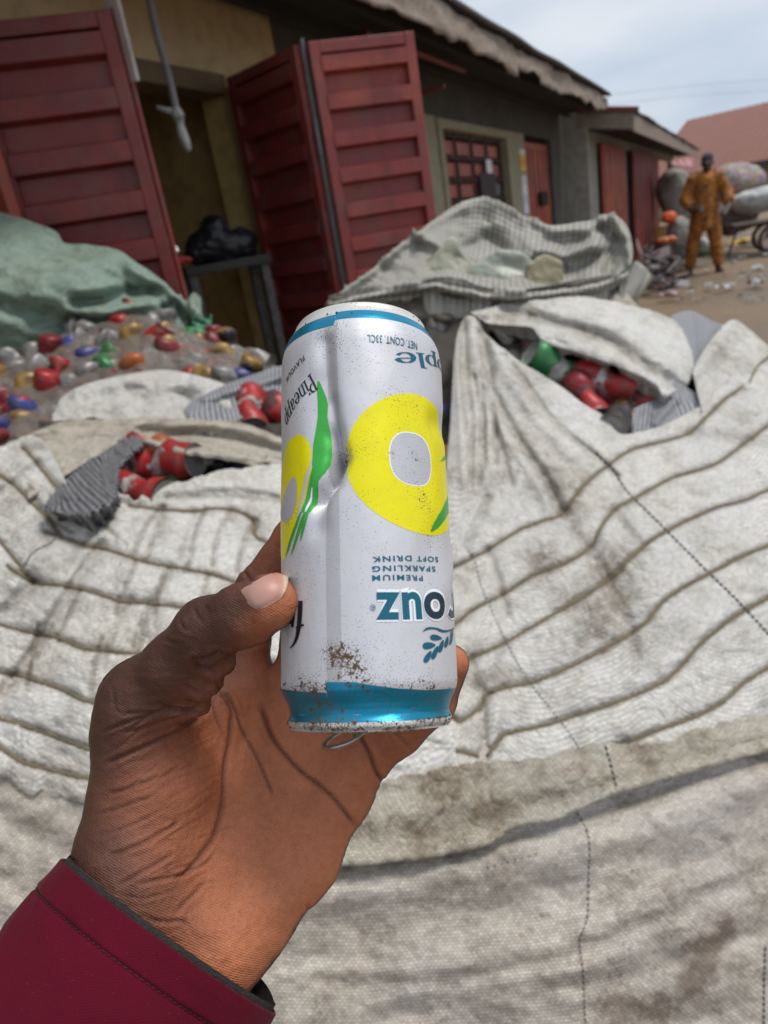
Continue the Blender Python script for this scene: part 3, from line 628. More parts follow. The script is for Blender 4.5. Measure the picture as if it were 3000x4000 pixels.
def can_meshes(seed, crush):
    r = np.random.default_rng(seed); prof = [(.0245, 0), (.026, .003), (.0315, .010), (.033, .016), (.033, .104), (.031, .110), (.0265, .117), (.0272, .119), (.0272, .121)]
    zs = []; 
    for (a, b), (c, d) in zip(prof[:-1], prof[1:]):
        k = max(1, int(abs(d - b) / .006)); zs += [(a + (c - a) * i / k, b + (d - b) * i / k) for i in range(k)]
    zs.append(prof[-1]); n = 28; V = []
    ph = r.uniform(0, 6.28, 4); hh = r.uniform(.03, .09, 4)
    for R, z in zs:
        for j in range(n):
            a = 6.2832 * j / n; rr = R
            for p_, h_ in zip(ph, hh): rr -= crush * max(0, math.cos(a - p_)) ** 3 * math.exp(-((z - h_) / .018) ** 2)
            mid_ = math.sin(min(1, max(0, z / .121)) * math.pi); rr *= 1 - crush * 17 * mid_ * abs(math.sin(2.5 * a + z * 70 + ph[3])) * (1 if seed % 2 else .7); sq = 1 - crush * 24 * mid_ * abs(math.sin(z * 22 + ph[0])); cx_ = crush * .45 * math.sin(z * 75 + ph[1]); ang2 = ph[2] + z * 6; c2_, s2_ = math.cos(ang2), math.sin(ang2); x_ = rr * math.cos(a); y_ = rr * math.sin(a); u1 = (x_ * c2_ + y_ * s2_) * sq; u2 = (-x_ * s2_ + y_ * c2_) * (1 + (1 - sq) * .35)
            V.append((u1 * c2_ - u2 * s2_ + cx_, u1 * s2_ + u2 * c2_, z))
    Fc = [(i * n + j, i * n + (j + 1) % n, (i + 1) * n + (j + 1) % n, (i + 1) * n + j) for i in range(len(zs) - 1) for j in range(n)] + [list(range(n))[::-1]]
    L = []
    for R, z in ((.0272, .121), (.0258, .1205), (.0252, .1165), (.008, .117)):
        for j in range(n): a = 6.2832 * j / n; L.append((R * math.cos(a), R * math.sin(a), z))
    LF = [(i * n + j, i * n + (j + 1) % n, (i + 1) * n + (j + 1) % n, (i + 1) * n + j) for i in range(3) for j in range(n)] + [[3 * n + j for j in range(n)]]
    return V, Fc, L, LF
CMESH = {}
def raw(name, V, Fc, mat, smooth=True):
    me = bpy.data.meshes.new(name); me.from_pydata([tuple(v) for v in V], [], [tuple(f) for f in Fc]); me.materials.append(mat)
    me.polygons.foreach_set('use_smooth', np.full(len(me.polygons), smooth)); return me
def place_can(px, py, d, ang, tilt, colour, label, group=None, scale=1.0, var=0, crush=.007, parts=True):
    key = (colour, var, crush)
    if key not in CMESH:
        V, Fc, L, LF = can_meshes(var + 11, crush); CMESH[key] = (raw('body', V, Fc, CM[colour]), raw('lid', L, LF, M_ALU))
    b, l = CMESH[key]; c = P(px, py, d)
    ax = np.array([math.cos(ang) * math.cos(tilt), math.sin(ang) * math.cos(tilt), -math.sin(tilt)])    # camera axes x, y down, z forward
    ax = M @ np.array([ax[0], -ax[1], -ax[2]]); rt = Vector(ax).to_track_quat('Z', 'X').to_matrix().to_4x4()
    sc_ = Matrix.Scale(scale, 4); mt = Matrix.Translation(Vector(c - ax * .06 * scale)) @ rt @ sc_
    if parts:
        r = bpy.data.objects.new('drink_can', None); r.empty_display_size = .02; COL.objects.link(r); r.matrix_world = mt
        for nm, me in (('body', b), ('lid', l)): o = bpy.data.objects.new(nm, me); COL.objects.link(o); o.parent = r
    else:
        k2 = key + ('1',)
        if k2 not in CMESH:
            V, Fc, L, LF = can_meshes(var + 11, crush); nb = len(V); me = raw('drink_can', list(V) + list(L), list(Fc) + [[i + nb for i in f] for f in LF], CM[colour]); me.materials.append(M_ALU)
            me.polygons.foreach_set('material_index', np.array([0] * len(Fc) + [1] * len(LF), np.int32)); CMESH[k2] = me
        r = bpy.data.objects.new('drink_can', CMESH[k2]); COL.objects.link(r); r.matrix_world = mt
    return tag(r, label, 'drink can', group)

# ================================================================== THINGS IN THE YARD
def obox(mb, c, hs, yaw=0, mi=0, bev=.01): 
    a = np.array([math.cos(yaw), math.sin(yaw), 0]); mb.box(c, (a, np.array([-a[1], a[0], 0]), Zv), hs, mi, bev)
# ---- man in the orange suit
pf = (onz(2700, 1065) + onz(2810, 1065)) / 2; EX = np.array([.898, -.44, 0]); EY = np.array([.44, .898, 0])
def LP(x, y, z): return pf + EX * x + EY * y + Zv * z
def seg(L): return [(*LP(*q[:3]), q[3]) for q in L]
legs = [seg([(-.23, .02, .05, .045), (-.20, .01, .28, .052), (-.16, -.02, .50, .062), (-.10, 0, .86, .095)]), seg([(.20, -.03, .05, .045), (.17, -.03, .28, .052), (.15, -.05, .50, .062), (.09, 0, .86, .095)])]
feet = [seg([(-.23, .04, .045, .04), (-.27, -.14, .035, .035)]), seg([(.20, -.01, .045, .04), (.24, -.19, .035, .035)])]
torso = seg([(0, 0, .88, .15), (0, 0, 1.12, .145), (.0, .0, 1.34, .155)]); shl = seg([(-.19, 0, 1.42, .07), (.19, 0, 1.42, .07)]); neck = seg([(0, 0, 1.42, .065), (.02, -.01, 1.56, .055)])
armL = seg([(-.21, 0, 1.42, .062), (-.30, -.03, 1.15, .05), (-.20, -.20, 1.00, .04), (-.08, -.27, 1.02, .034)]); armR = seg([(.21, 0, 1.42, .062), (.33, -.02, 1.14, .05), (.34, -.20, .98, .04), (.30, -.30, .93, .034)])
hands = []
for hx, hy, hz, sg in ((-.08, -.27, 1.02, 1), (.30, -.30, .93, -1)):
    hands.append(seg([(hx, hy, hz, .036), (hx + .03 * sg, hy - .06, hz - .02, .032)]))
    for k in range(4): hands.append(seg([(hx + .02 * sg + (k - 1.5) * .018, hy - .07, hz - .02, .010), (hx + .03 * sg + (k - 1.5) * .019, hy - .11, hz - .045, .009), (hx + .03 * sg + (k - 1.5) * .017, hy - .125, hz - .08, .008)]))
    hands.append(seg([(hx - .03 * sg, hy - .02, hz, .012), (hx - .045 * sg, hy - .06, hz - .01, .010)]))
hc = LP(.03, -.02, 1.665)
def head(p):
    q = (p - hc); x = q @ EX; y = q @ EY; z = q[:, 2]; d = np.sqrt((x / .078) ** 2 + (y / .098) ** 2 + (z / .118) ** 2); r = (d - 1) * .085
    r = smin(r, cap(p, LP(.03, -.105, 1.665), LP(.03, -.13, 1.635), .010, .016), .02); r = smin(r, cap(p, LP(.03, -.09, 1.575), LP(.03, -.08, 1.60), .03, .03), .03)
    for sx_ in (-.082, .082): r = smin(r, cap(p, LP(.03 + sx_, .0, 1.68), LP(.03 + sx_, .005, 1.64), .014, .011), .01)
    for sx_ in (-.03, .03): r = -smin(-r, np.linalg.norm(p - LP(.03 + sx_, -.115, 1.69), axis=1) - .020, .02)
    r = -smin(-r, cap(p, LP(.01, -.125, 1.60), LP(.05, -.125, 1.60), .006, .006), .01)
    return r
def body(p):
    r = chain(p, torso, .05)
    for c, k in ((legs[0], .05), (legs[1], .05), (shl, .05), (neck, .03), (armL, .02), (armR, .02)): r = smin(r, chain(p, c, .03), k)
    for c in feet: r = smin(r, chain(p, c, .02), .03)
    for c in hands: r = smin(r, chain(p, c, .01), .008)
    return smin(r, head(p), .03)
V, Q, Gn = sdf_mesh(body, LP(0, 0, 0) - np.array([.65, .6, .06]), LP(0, 0, 1.85) + np.array([.65, .6, 0]), .011)
M_DSK = mat_plain('dark skin', (.055, .028, .02), .5, .2, 20); man = mesh('person', V, Q, M_DSK)
tag(man, 'man in a patterned orange tunic and trousers standing in the yard, head turned away', 'person')
t = NT('orange print'); v_ = t.n('ShaderNodeTexVoronoi', Scale=9.0); t.l(t.tc.outputs['Object'], v_.inputs[0]); c = t.ramp(v_.outputs['Distance'], [(.0, (.10, .035, .015)), (.35, (.30, .10, .010)), (.6, (.42, .17, .02)), (.85, (.16, .05, .015))]); c = t.mix(t.ramp(t.noise(5, 4, .6), [(.45, 0), (.6, .7)]), c, (.20, .075, .025)); M_OPR = t.out(c, .8, 0)
tun = seg([(0, 0, .66, .215), (0, 0, 1.0, .19), (0, 0, 1.38, .17)]); slL = seg([(-.19, 0, 1.44, .08), (-.29, -.03, 1.18, .09), (-.24, -.12, 1.08, .09)]); slR = seg([(.19, 0, 1.44, .08), (.32, -.02, 1.18, .09), (.33, -.12, 1.08, .085)])
def tunic(p):
    r = chain(p, tun, .04); r = smin(r, chain(p, seg([(-.16, 0, 1.46, .075), (.16, 0, 1.46, .075)]), .02), .05)
    for c in (slL, slR): r = smin(r, chain(p, c, .02), .05)
    q = p - pf; ang = np.arctan2(q @ EX, q @ EY); r = r + .016 * np.sin(ang * 7 + q[:, 2] * 4) * np.clip((1.3 - q[:, 2]) / .6, 0, 1) + .010 * noise3(p, 9)
    return np.maximum(np.maximum(r, (.66 + .03 * np.sin(ang * 3)) - q[:, 2]), -smin(chain(p, neck, .02) - .012, 9 + 0 * r, .01))
V, Q, Gn = sdf_mesh(tunic, LP(0, 0, .5) - np.array([.7, .6, .1]), LP(0, 0, 1.65) + np.array([.7, .6, 0]), .014); mesh('tunic', V, Q, M_OPR, man)
def trous(p):
    r = None
    for L_ in ([(-.22, .02, .14, .085), (-.19, .0, .40, .095), (-.11, 0, .84, .125)], [(.20, -.03, .14, .085), (.17, -.03, .40, .095), (.10, 0, .84, .125)]):
        d = chain(p, seg(L_), .03); r = d if r is None else smin(r, d, .03)
    return np.maximum(r + .010 * noise3(p, 14), .11 - (p - pf)[:, 2])
V, Q, Gn = sdf_mesh(trous, LP(0, 0, 0) - np.array([.5, .5, 0]), LP(0, 0, 1.0) + np.array([.5, .5, 0]), .012); mesh('trousers', V, Q, M_OPR, man)
def capf(p):
    q = p - LP(.03, .0, 1.72); x = q @ EX; y = q @ EY; z = q[:, 2]; d = (np.sqrt((x / .092) ** 2 + (y / .108) ** 2 + (z / .085) ** 2) - 1) * .085; return np.maximum(d, -z - .012)
V, Q, Gn = sdf_mesh(capf, LP(.03, 0, 1.72) - .16, LP(.03, 0, 1.72) + .16, .009); mesh('cap', V, Q, mat_plain('purple cap', (.05, .04, .075), .9), man)
for c in feet:
    a = np.array(c[0][:3]); b = np.array(c[1][:3]); m_ = (a + b) / 2; m_[2] = .0; dxy = b - a; dxy[2] = 0; dxy /= np.linalg.norm(dxy); mb = MB(); mb.box(m_ + Zv * .0, (dxy, np.array([-dxy[1], dxy[0], 0]), Zv), (.135, .05, .012), 0, .01); mb.build('sandal', mat_plain('worn sandal', (.22, .06, .05)), man)
def blob(name, px, py, d, rx, ry, rz, mat, label, cat, group=None, amp=.06, sc_=6, h=None, flat=True, yaw=0):
    c = P(px, py, d); a = np.array([math.cos(yaw), math.sin(yaw), 0]); b = np.array([-a[1], a[0], 0]); h = h or min(rx, ry, rz) / 9
    f = lambda p: (np.sqrt(((p - c) @ a / rx) ** 2 + ((p - c) @ b / ry) ** 2 + ((p - c)[:, 2] / rz) ** 2 + 1e-9) - 1) * min(rx, ry, rz) + amp * noise3(p, sc_, px % 13) + amp * .35 * noise3(p, sc_ * 3)
    ex = np.array([max(rx, ry) * 1.3] * 2 + [rz * 1.3]); V, Q, Gn = sdf_mesh(f, c - ex, c + ex, h); return tag(mesh(name, V, Q, mat), label, cat, group)
M_GSK = mat_plain('grey bulk bag', (.30, .29, .26), .85, .25, 5, (.12, .11, .09), .5); M_WSK = mat_plain('far white sack', (.50, .50, .48), .8, .2, 8, (.2, .18, .15), .4)
t = NT('mixed cans in net'); v_ = t.n('ShaderNodeTexVoronoi', Scale=16.0); t.l(t.tc.outputs['Object'], v_.inputs[0]); c = t.mix(.55, v_.outputs['Color'], (.34, .17, .15)); M_NETC = t.out(t.mix(t.noise(8), c, (.22, .17, .15)), .7, 0, t.bump(v_.outputs['Distance'], .03))
blob('bulk_bag', 2632, 755, 15.2, .33, .33, .52, M_GSK, 'tall grey bulk bag standing under the far eave, left of the man in orange', 'bag', amp=.10, sc_=3)
blob('woven_sack', 2650, 905, 14.2, .22, .2, .30, M_GSK, 'small pale sack under the grey bulk bag beside the bucket stall', 'sack', amp=.05, sc_=5)
blob('net_bag', 2868, 712, 16.0, .62, .5, .40, M_NETC, 'round pinkish net bag of cans on top of the handcart, behind the man', 'bag', amp=.08, sc_=3, yaw=-.4)
blob('woven_sack', 2985, 775, 13.6, .62, .42, .24, M_WSK, 'white sack lying on the handcart at the right edge, above the wheel', 'sack', amp=.08, sc_=4, yaw=-.6)
blob('net_bag', 2862, 850, 14.2, .46, .3, .30, mat_plain('dark mixed scrap', (.11, .08, .075), .8, .5, 10, (.3, .2, .2), .5), 'dark bag of scrap leaning on the handcart behind the man', 'bag', amp=.14, sc_=6)
blob('woven_sack', 2780, 830, 12.2, .13, .12, .14, mat_plain('pink nylon', (.34, .16, .19), .6), 'small pinkish bag hanging from the hand of the man in orange', 'bag', amp=.03, sc_=9)
blob('woven_sack', 2748, 950, 12.9, .09, .09, .12, M_WSK, 'small white bag on the ground seen between the legs of the man', 'bag', amp=.03, sc_=9)
blob('weed_clump', 2745, 985, 12.8, .22, .14, .06, mat_plain('weeds', (.05, .07, .03), .9), 'low green weeds behind the feet of the man', 'plant', amp=.06, sc_=14)
# pink awning sheet
mb = MB(); q0, q1, q2, q3 = P(2620, 634, 14.6), P(2708, 618, 14.6), P(2712, 655, 13.9), P(2628, 650, 13.9); n_ = 12; V = []
for i in range(n_ + 1):
    for j in range(7):
        f, g_ = i / n_, j / 6; p = (q0 * (1 - f) + q1 * f) * (1 - g_) + (q3 * (1 - f) + q2 * f) * g_; V.append(p + Zv * (.02 * math.sin(i * 1.7) + .015 * math.cos(j * 2)))
V = np.array(V); k_ = len(V); ix = np.arange(k_).reshape(n_ + 1, 7); Fq = np.stack([ix[:-1, :-1], ix[1:, :-1], ix[1:, 1:], ix[:-1, 1:]], -1).reshape(-1, 4)
tag(mesh('awning_sheet', np.concatenate([V, V - Zv * .012]), np.concatenate([Fq, Fq[:, ::-1] + k_]), mat_plain('faded pink sheet', (.42, .20, .20), .7)), 'small faded pink sheet sticking out under the end of the far eave', 'awning')
# grey cabinet, crate, buckets
cb = onz(2672, 1010); mb = MB(); obox(mb, cb + Zv * .32, (.19, .22, .32), -.45, 0, .012); tag(mb.build('cabinet', mat_plain('galvanised cabinet', (.27, .27, .26), .6, .25, 5)), 'grey upright metal box beside the left leg of the man', 'cabinet')
def bucket(px, py, r, hh, m, label, tilt=0.0, group=None):
    b = onz(px, py); b[2] += 0; V = []; n = 24; prof = [(r * .8, 0), (r * .9, hh * .5), (r, hh), (r * 1.05, hh), (r * 1.05, hh * .96), (r * .96, hh * .96), (r * .78, .02), (.001, .02)]
    for R_, z_ in prof:
        for j in range(n): a = 6.2832 * j / n; V.append(b + np.array([R_ * math.cos(a), R_ * math.sin(a), z_]))
    e_ = empty('bucket', b, label, 'bucket', group)
    mesh('body', V, [(i * n + j, i * n + (j + 1) % n, (i + 1) * n + (j + 1) % n, (i + 1) * n + j) for i in range(len(prof) - 1) for j in range(n)] + [list(range(n))[::-1]], m, e_)
    mb = MB(); mb.tube([b + np.array([r * math.cos(a) * 1.03, -.04 - r * .5 * math.sin(a), hh - r * .7 * math.sin(a)]) for a in np.linspace(0, math.pi, 12)], .006, 6); mb.build('handle', M_STEEL, e_)
bucket(2545, 985, .20, .40, mat_plain('blue grey plastic', (.09, .11, .14), .5), 'blue grey bucket in front of the far red doors')
bucket(2520, 965, .16, .46, mat_plain('yellow plastic tub', (.38, .26, .04), .5), 'yellow bucket left of the blue grey one by the far doors')
bucket(2610, 990, .17, .34, mat_plain('grey plastic tub', (.20, .20, .19), .6), 'grey bucket between the blue grey bucket and the metal box')
def crate(px, py, lift, hs, m, label, yaw=-.4):
    b = onz(px, py) + Zv * lift; e_ = empty('crate', b, label, 'crate'); a = np.array([math.cos(yaw), math.sin(yaw), 0]); c = np.array([-a[1], a[0], 0]); hx, hy, hz = hs
    for s_ in (-1, 1):
        mb = MB(); 
        for k in range(3): mb.box(b + c * hy * s_ + Zv * (hz * (.3 + .7 * k)), (a, c, Zv), (hx, .008, hz * .25), 0, .004)
        mb.build('side_panel', m, e_); mb = MB()
        for k in range(3): mb.box(b + a * hx * s_ + Zv * (hz * (.3 + .7 * k)), (a, c, Zv), (.008, hy - .01, hz * .25), 0, .004)
        mb.build('end_panel', m, e_)
    mb = MB(); mb.box(b + Zv * .01, (a, c, Zv), (hx - .01, hy - .01, .01)); mb.build('bottom', m, e_)
crate(2590, 1000, .42, (.24, .16, .11), mat_plain('yellow crate', (.50, .30, .03), .5), 'yellow crate on top of the buckets by the far red doors')
blob('orange_bag', 2612, 850, 14.0, .15, .12, .12, mat_plain('orange plastic', (.70, .10, .02), .5), 'bright orange bag on the yellow crate by the far doors', 'bag', amp=.03, sc_=9)
blob('orange_bag', 2608, 938, 13.4, .20, .12, .07, mat_plain('dull orange plastic', (.60, .16, .05), .5), 'flat orange bag low down among the scrap by the metal box', 'bag', amp=.03, sc_=9)
# scrap heap
mb = MB(); rg = np.random.default_rng(9); MS = [mat_plain('dark scrap', (.045, .035, .033), .7, .4, 9), mat_plain('rusty scrap', (.12, .06, .045), .7, .4, 9), mat_plain('grey scrap', (.20, .19, .19), .5, .3, 9)]
for k in range(170):
    f = rg.uniform(); px = 2470 + rg.uniform(0, 170) + 60 * f; py = rg.uniform(1010, 1140) ; b = onz(px, py) + Zv * rg.uniform(0, .42) * max(.1, 1 - abs(px - 2550) / 160); a = rg.uniform(0, 3.14); v = np.array([math.cos(a), math.sin(a), rg.uniform(-.5, .6)]); L = rg.uniform(.08, .42)
    mi = int(rg.choice([0, 0, 0, 1, 2]))
    if k % 3: mb.tube([b - v * L / 2, b + v * L / 2 + np.array([0, 0, .02])], rg.uniform(.006, .022), 6, mi)
    else: 
        w = np.cross(v, rg.normal(size=3)); w /= np.linalg.norm(w); u_v = v / np.linalg.norm(v); mb.box(b, (u_v, w, np.cross(u_v, w)), (L * .4, L * .25, .01), mi, .003)
tag(mb.build('scrap_heap', MS), 'low dark heap of tangled scrap metal and sticks beside the open mesh bag', 'scrap heap', None, 'stuff')
# broken chair frame on the heap
ch0 = onz(2570, 1085); chair = empty('broken_chair', ch0, 'broken dark chair frame lying tilted on the scrap heap', 'chair'); MC = mat_plain('black tube', (.03, .03, .035), .5)
AXc = np.array([.85, -.45, .28]); AXc /= np.linalg.norm(AXc); BYc = np.array([.3, .8, .35]); BYc -= (BYc @ AXc) * AXc; BYc /= np.linalg.norm(BYc); CZc = np.cross(AXc, BYc); cc0 = ch0 + Zv * .35
mb = MB(); mb.box(cc0, (AXc, BYc, CZc), (.2, .19, .02), 0, .01); mb.build('seat', mat_plain('torn grey seat', (.22, .19, .2), .7), chair)
mb = MB(); mb.box(cc0 - AXc * .22 + CZc * .25, (CZc, BYc, AXc), (.12, .18, .012), 0, .01); mb.build('backrest', mat_plain('torn pink backrest', (.25, .16, .16), .7), chair)
for a_ in (-1, 1):
    for b_ in (-1, 1): mb = MB(); q = cc0 + AXc * .18 * a_ + BYc * .17 * b_; mb.tube([q, q - CZc * .33], .011, 8); mb.build('leg', MC, chair)
# ---- handcart with wheels
wc = P(3012, 938, 13.0); rW = .26; cart = empty('handcart', [wc[0], wc[1], 0], 'loaded handcart at the right edge with one dark wire wheel showing', 'cart'); wc[2] = rW + .0
CX = np.array([.93, -.36, 0]); CY = np.array([.36, .93, 0])
def wheel(c):
    a = np.linspace(0, 2 * math.pi, 40); mb = MB(); mb.tube([c + CX * rW * .93 * math.cos(x) + Zv * rW * .93 * math.sin(x) for x in a], .028, 8, cap=False); w = mb.build('wheel', mat_plain('black tyre', (.018, .018, .018), .8), cart, True)
    mb = MB(); mb.tube([c + CX * rW * .80 * math.cos(x) + Zv * rW * .80 * math.sin(x) for x in a], .010, 8, cap=False)
    for x in np.linspace(0, 2 * math.pi, 16, endpoint=False): mb.tube([c, c + CX * rW * .8 * math.cos(x) + Zv * rW * .8 * math.sin(x)], .004, 5)
    mb.tube([c - CY * .05, c + CY * .05], .03, 12); mb.build('rim', mat_plain('pink grey rim', (.32, .25, .25), .5), w)
wheel(wc - CY * .35); wheel(wc + CY * .45)
mb = MB()
for k in range(6): mb.box(wc + CX * .15 + CY * (-.28 + .13 * k) + Zv * .30, (CX, CY, Zv), (.80, .055, .02), 0, .006)
mb.build('platform', mat_plain('dark planks', (.09, .065, .05), .85, .4, 9), cart)
mb = MB(); mb.tube([wc - CX * .65 - CY * .28 + Zv * .27, wc + CX * 1.0 - CY * .28 + Zv * .27], .025, 8); mb.tube([wc - CX * .65 + CY * .38 + Zv * .27, wc + CX * 1.0 + CY * .38 + Zv * .27], .025, 8); mb.tube([wc - CY * .42, wc + CY * .5], .022, 8)
for b_ in (-.28, .38): mb.tube([wc + CX * .0 + CY * b_, wc + CX * .0 + CY * b_ + Zv * .28], .02, 8); 
mb.tube([wc - CX * .6 - CY * .28 + Zv * .27, wc - CX * .75 - CY * .28 - Zv * .22], .02, 8); mb.build('frame', mat_plain('dark iron', (.05, .045, .045), .6), cart)
# ---- litter
def litter(px, py, s_, m, label, group, seed):
    b = onz(px, py) + Zv * .015; rg = np.random.default_rng(seed); n = 9; V = []; yaw = rg.uniform(0, 3)
    for i in range(n):
        for j in range(n):
            x = (i / (n - 1) - .5) * 2; y = (j / (n - 1) - .5) * 2; k = 1 - .25 * rg.uniform(); V.append(b + np.array([math.cos(yaw) * x * s_ * k - math.sin(yaw) * y * s_ * .6 * k, math.sin(yaw) * x * s_ * k + math.cos(yaw) * y * s_ * .6 * k, s_ * .45 * abs(math.sin(x * 2.3 + seed) * math.cos(y * 2.9)) + rg.uniform(0, s_ * .18)]))
    V = np.array(V); ix = np.arange(n * n).reshape(n, n); Fq = np.stack([ix[:-1, :-1], ix[1:, :-1], ix[1:, 1:], ix[:-1, 1:]], -1).reshape(-1, 4); return tag(mesh('plastic_scrap', np.concatenate([V, V - Zv * .004]), np.concatenate([Fq, Fq[:, ::-1] + n * n]), m, None, False), label, 'litter', group)
M_LW = mat_plain('white nylon', (.62, .62, .64), .5); M_LP = mat_plain('pinkish nylon', (.5, .34, .35), .5); M_LY = mat_plain('yellow wrapper', (.60, .38, .04), .5)
litter(2955, 1117, .15, M_LW, 'largest white plastic scrap on the ground at the right edge', None, 1); litter(2898, 962, .26, M_LY, 'yellow plastic scrap on the ground left of the cart wheel', None, 3); litter(2615, 1165, .15, M_LP, 'pinkish plastic scrap on the ground just behind the right sack', None, 5)
litter(2940, 960, .22, M_LP, 'pale crumpled plastic between the yellow scrap and the cart wheel', None, 7)
for k, (x, y, s_) in enumerate(((2772, 1122, .10), (2818, 1134, .10), (2858, 1124, .10), (2868, 1030, .07), (2838, 990, .08), (2960, 1052, .09), (2905, 1063, .07), (2620, 1150, .08), (2980, 1085, .07), (2700, 1150, .06), (2760, 1060, .05), (2930, 1175, .05), (2660, 1100, .05), (2990, 1000, .08), (2900, 1010, .07))): litter(x, y, s_, M_LW, 'white scrap of plastic trodden into the brown yard', 'white litter in the yard', 20 + k)
rg = np.random.default_rng(12)
for k in range(34):
    x = rg.uniform(2640, 3000); y = rg.uniform(930, 1190); s_ = rg.uniform(.02, .045); litter(x, y, s_, [M_LW, M_LP, mat_plain('brown scrap', (.1, .07, .05))][k % 3], 'tiny bit of rubbish trodden into the yard', 'tiny rubbish in the yard', 60 + k)

# ================================================================== SACKS
DF = tps([(-400, 1500, 1.42), (0, 1700, 1.27), (600, 1650, 1.34), (1100, 1700, 1.34), (-300, 2200, 1.12), (0, 2200, 1.10), (600, 2200, 1.06), (1100, 2150, 1.12), (1500, 2100, 1.16), (0, 2800, .93), (700, 2800, .92), (1300, 2800, .94), (-300, 3400, .86),
          (0, 3400, .86), (1000, 3500, .835), (0, 4100, .83), (1500, 4200, .80), (1700, 3000, .915), (2400, 3000, .92), (3000, 2800, .97), (2000, 3500, .85), (3000, 3400, .88), (3100, 4200, .82), (1700, 2300, 1.10), (2300, 2300, 1.09), (3100, 2200, 1.13),
          (1800, 1800, 1.27), (2300, 1800, 1.29), (2900, 1700, 1.36), (1800, 1250, 1.50), (2400, 1650, 1.40), (3200, 1400, 1.56), (2100, 1450, 1.43)])
GRP = 'white woven sacks of cans'
def sack(name, px, py, d, label, cat='sack', group=GRP):
    p = P(px, py, d); return empty(name, [p[0], p[1], 0], label, cat, group)
s_low = sack('woven_sack', 1800, 3600, .9, 'big grubby white woven sack along the bottom of the photo, under the quilted ones')
s_left = sack('woven_sack', 500, 2400, 1.1, 'white woven sack left of the hand, cord netted, its torn slit showing red cans')
s_right = sack('woven_sack', 2300, 2300, 1.1, 'white woven sack right of the held can, pleated neck and brown cords, open mouth')
s_back = sack('woven_sack', 500, 1560, 1.5, 'slim white woven sack lying behind the torn left sack, below the net bag')
# lower sack
fl = [([(1200, 3500), (1500, 3478), (1900, 3400), (2200, 3330), (2600, 3170), (3100, 2990)], 80, .014), ([(900, 3650), (1400, 3610), (1900, 3560), (2350, 3470), (2700, 3330), (3100, 3160)], 90, -.009),
      ([(1200, 3800), (1700, 3790), (2100, 3720), (2500, 3560), (3000, 3330)], 38, .004), ([(1250, 3830), (1700, 3840), (2150, 3760), (2500, 3620), (3000, 3400)], 30, -.004),
      ([(1500, 3990), (1900, 3880), (2400, 3840), (3000, 3620)], 40, -.008), ([(1700, 3930), (2300, 3780), (2700, 3600)], 40, .006), ([(0, 3200), (250, 3330), (450, 3350)], 50, -.010), ([(0, 3480), (120, 3620), (260, 3700)], 45, .008), ([(1300, 3370), (1900, 3300), (2100, 3230), (2500, 3110), (3100, 2930)], 34, -.006)]
dl_ = folds(fl, [(260, 150, .006, -.25, 1.3), (90, 60, .0016, .2, 4.0), (30, 20, .0004, .2, 4.0)], .8)
fD = lambda X, Y: DF(X, Y) + 0.012
sheet('front_panel', [(-900, 2550), (-400, 2660), (300, 2760), (1000, 2900), (1700, 2900), (2400, 2850), (3300, 2620), (3900, 2450)], [(-900, 4500), (1000, 4600), (2000, 4600), (3900, 4500)], fD, M_SACKD, s_low, dl_, 11, back=.2,
      stains=[(2745, 3760, 55, 2.0), (2790, 3690, 40, 1.8), (2840, 3620, 40, 1.8), (2700, 3840, 45, 1.5), (2590, 3930, 90, 1.1), (2420, 3950, 150, .8), (2850, 3850, 160, .5), (2650, 3500, 160, .5), (1900, 3950, 200, .6), (1900, 3520, 260, .35), (2900, 3300, 150, .6), (1500, 3700, 200, .4), (200, 3500, 100, .4)], botcurl=False)
stitch([(2237, 3160), (2270, 3200), (2296, 3257), (2304, 3330), (2300, 3401), (2298, 3500), (2294, 3582), (2275, 3640), (2264, 3673), (2270, 3740), (2278, 3808), (2287, 4020)], fD, dl_, s_low, 24, 13, .0009)
stitch([(2990, 3700), (2985, 3850), (2985, 4020)], fD, dl_, s_low, 24, 13, .0012)
stitch([(1900, 3390), (2120, 3330)], fD, dl_, s_low, 28, 8, .0005)
# right sack
c1 = lambda L: [(1700 + x * .7836, 1600 + y * .7836) for x, y in L]
c2 = lambda L: [(1600 + x * .8439, 1050 + y * .8439) for x, y in L]
RC = [c1([(90, 785), (110, 775), (260, 700), (420, 600), (540, 555), (640, 518), (690, 440), (760, 360), (870, 270), (980, 200), (1150, 155), (1270, 115), (1350, 40), (1440, -50), (1530, -110)]),
      c1([(60, 1090), (110, 1060), (200, 990), (340, 920), (480, 830), (650, 765), (780, 680), (820, 600), (890, 500), (1000, 440), (1180, 340), (1380, 280), (1500, 200), (1659, 80), (1760, 10)]),
      c1([(100, 1270), (180, 1240), (350, 1160), (500, 1075), (700, 955), (890, 830), (960, 750), (1080, 650), (1220, 570), (1400, 490), (1550, 450), (1659, 400), (1800, 350)]),
      c1([(60, 1520), (120, 1555), (230, 1480), (260, 1420), (350, 1385), (500, 1355), (700, 1270), (900, 1160), (1050, 1060), (1130, 960), (1230, 890), (1400, 800), (1530, 730), (1659, 680), (1800, 640)]),
      c1([(-120, 1690), (0, 1705), (120, 1705), (240, 1730), (290, 1690), (340, 1620), (520, 1580), (750, 1510), (980, 1430), (1150, 1350), (1240, 1260), (1340, 1150), (1480, 1040), (1600, 970), (1659, 940), (1800, 880)]),
      c1([(860, 1700), (960, 1660), (1130, 1590), (1300, 1530), (1430, 1460), (1540, 1360), (1659, 1290), (1800, 1230)])]
RC = [[(1560, c[0][1] + 75)] + list(c) for c in RC[:4]] + RC[4:]
rf = [(c, 13, -.0052) for c in RC] + [(c, 70, -.0018) for c in RC]
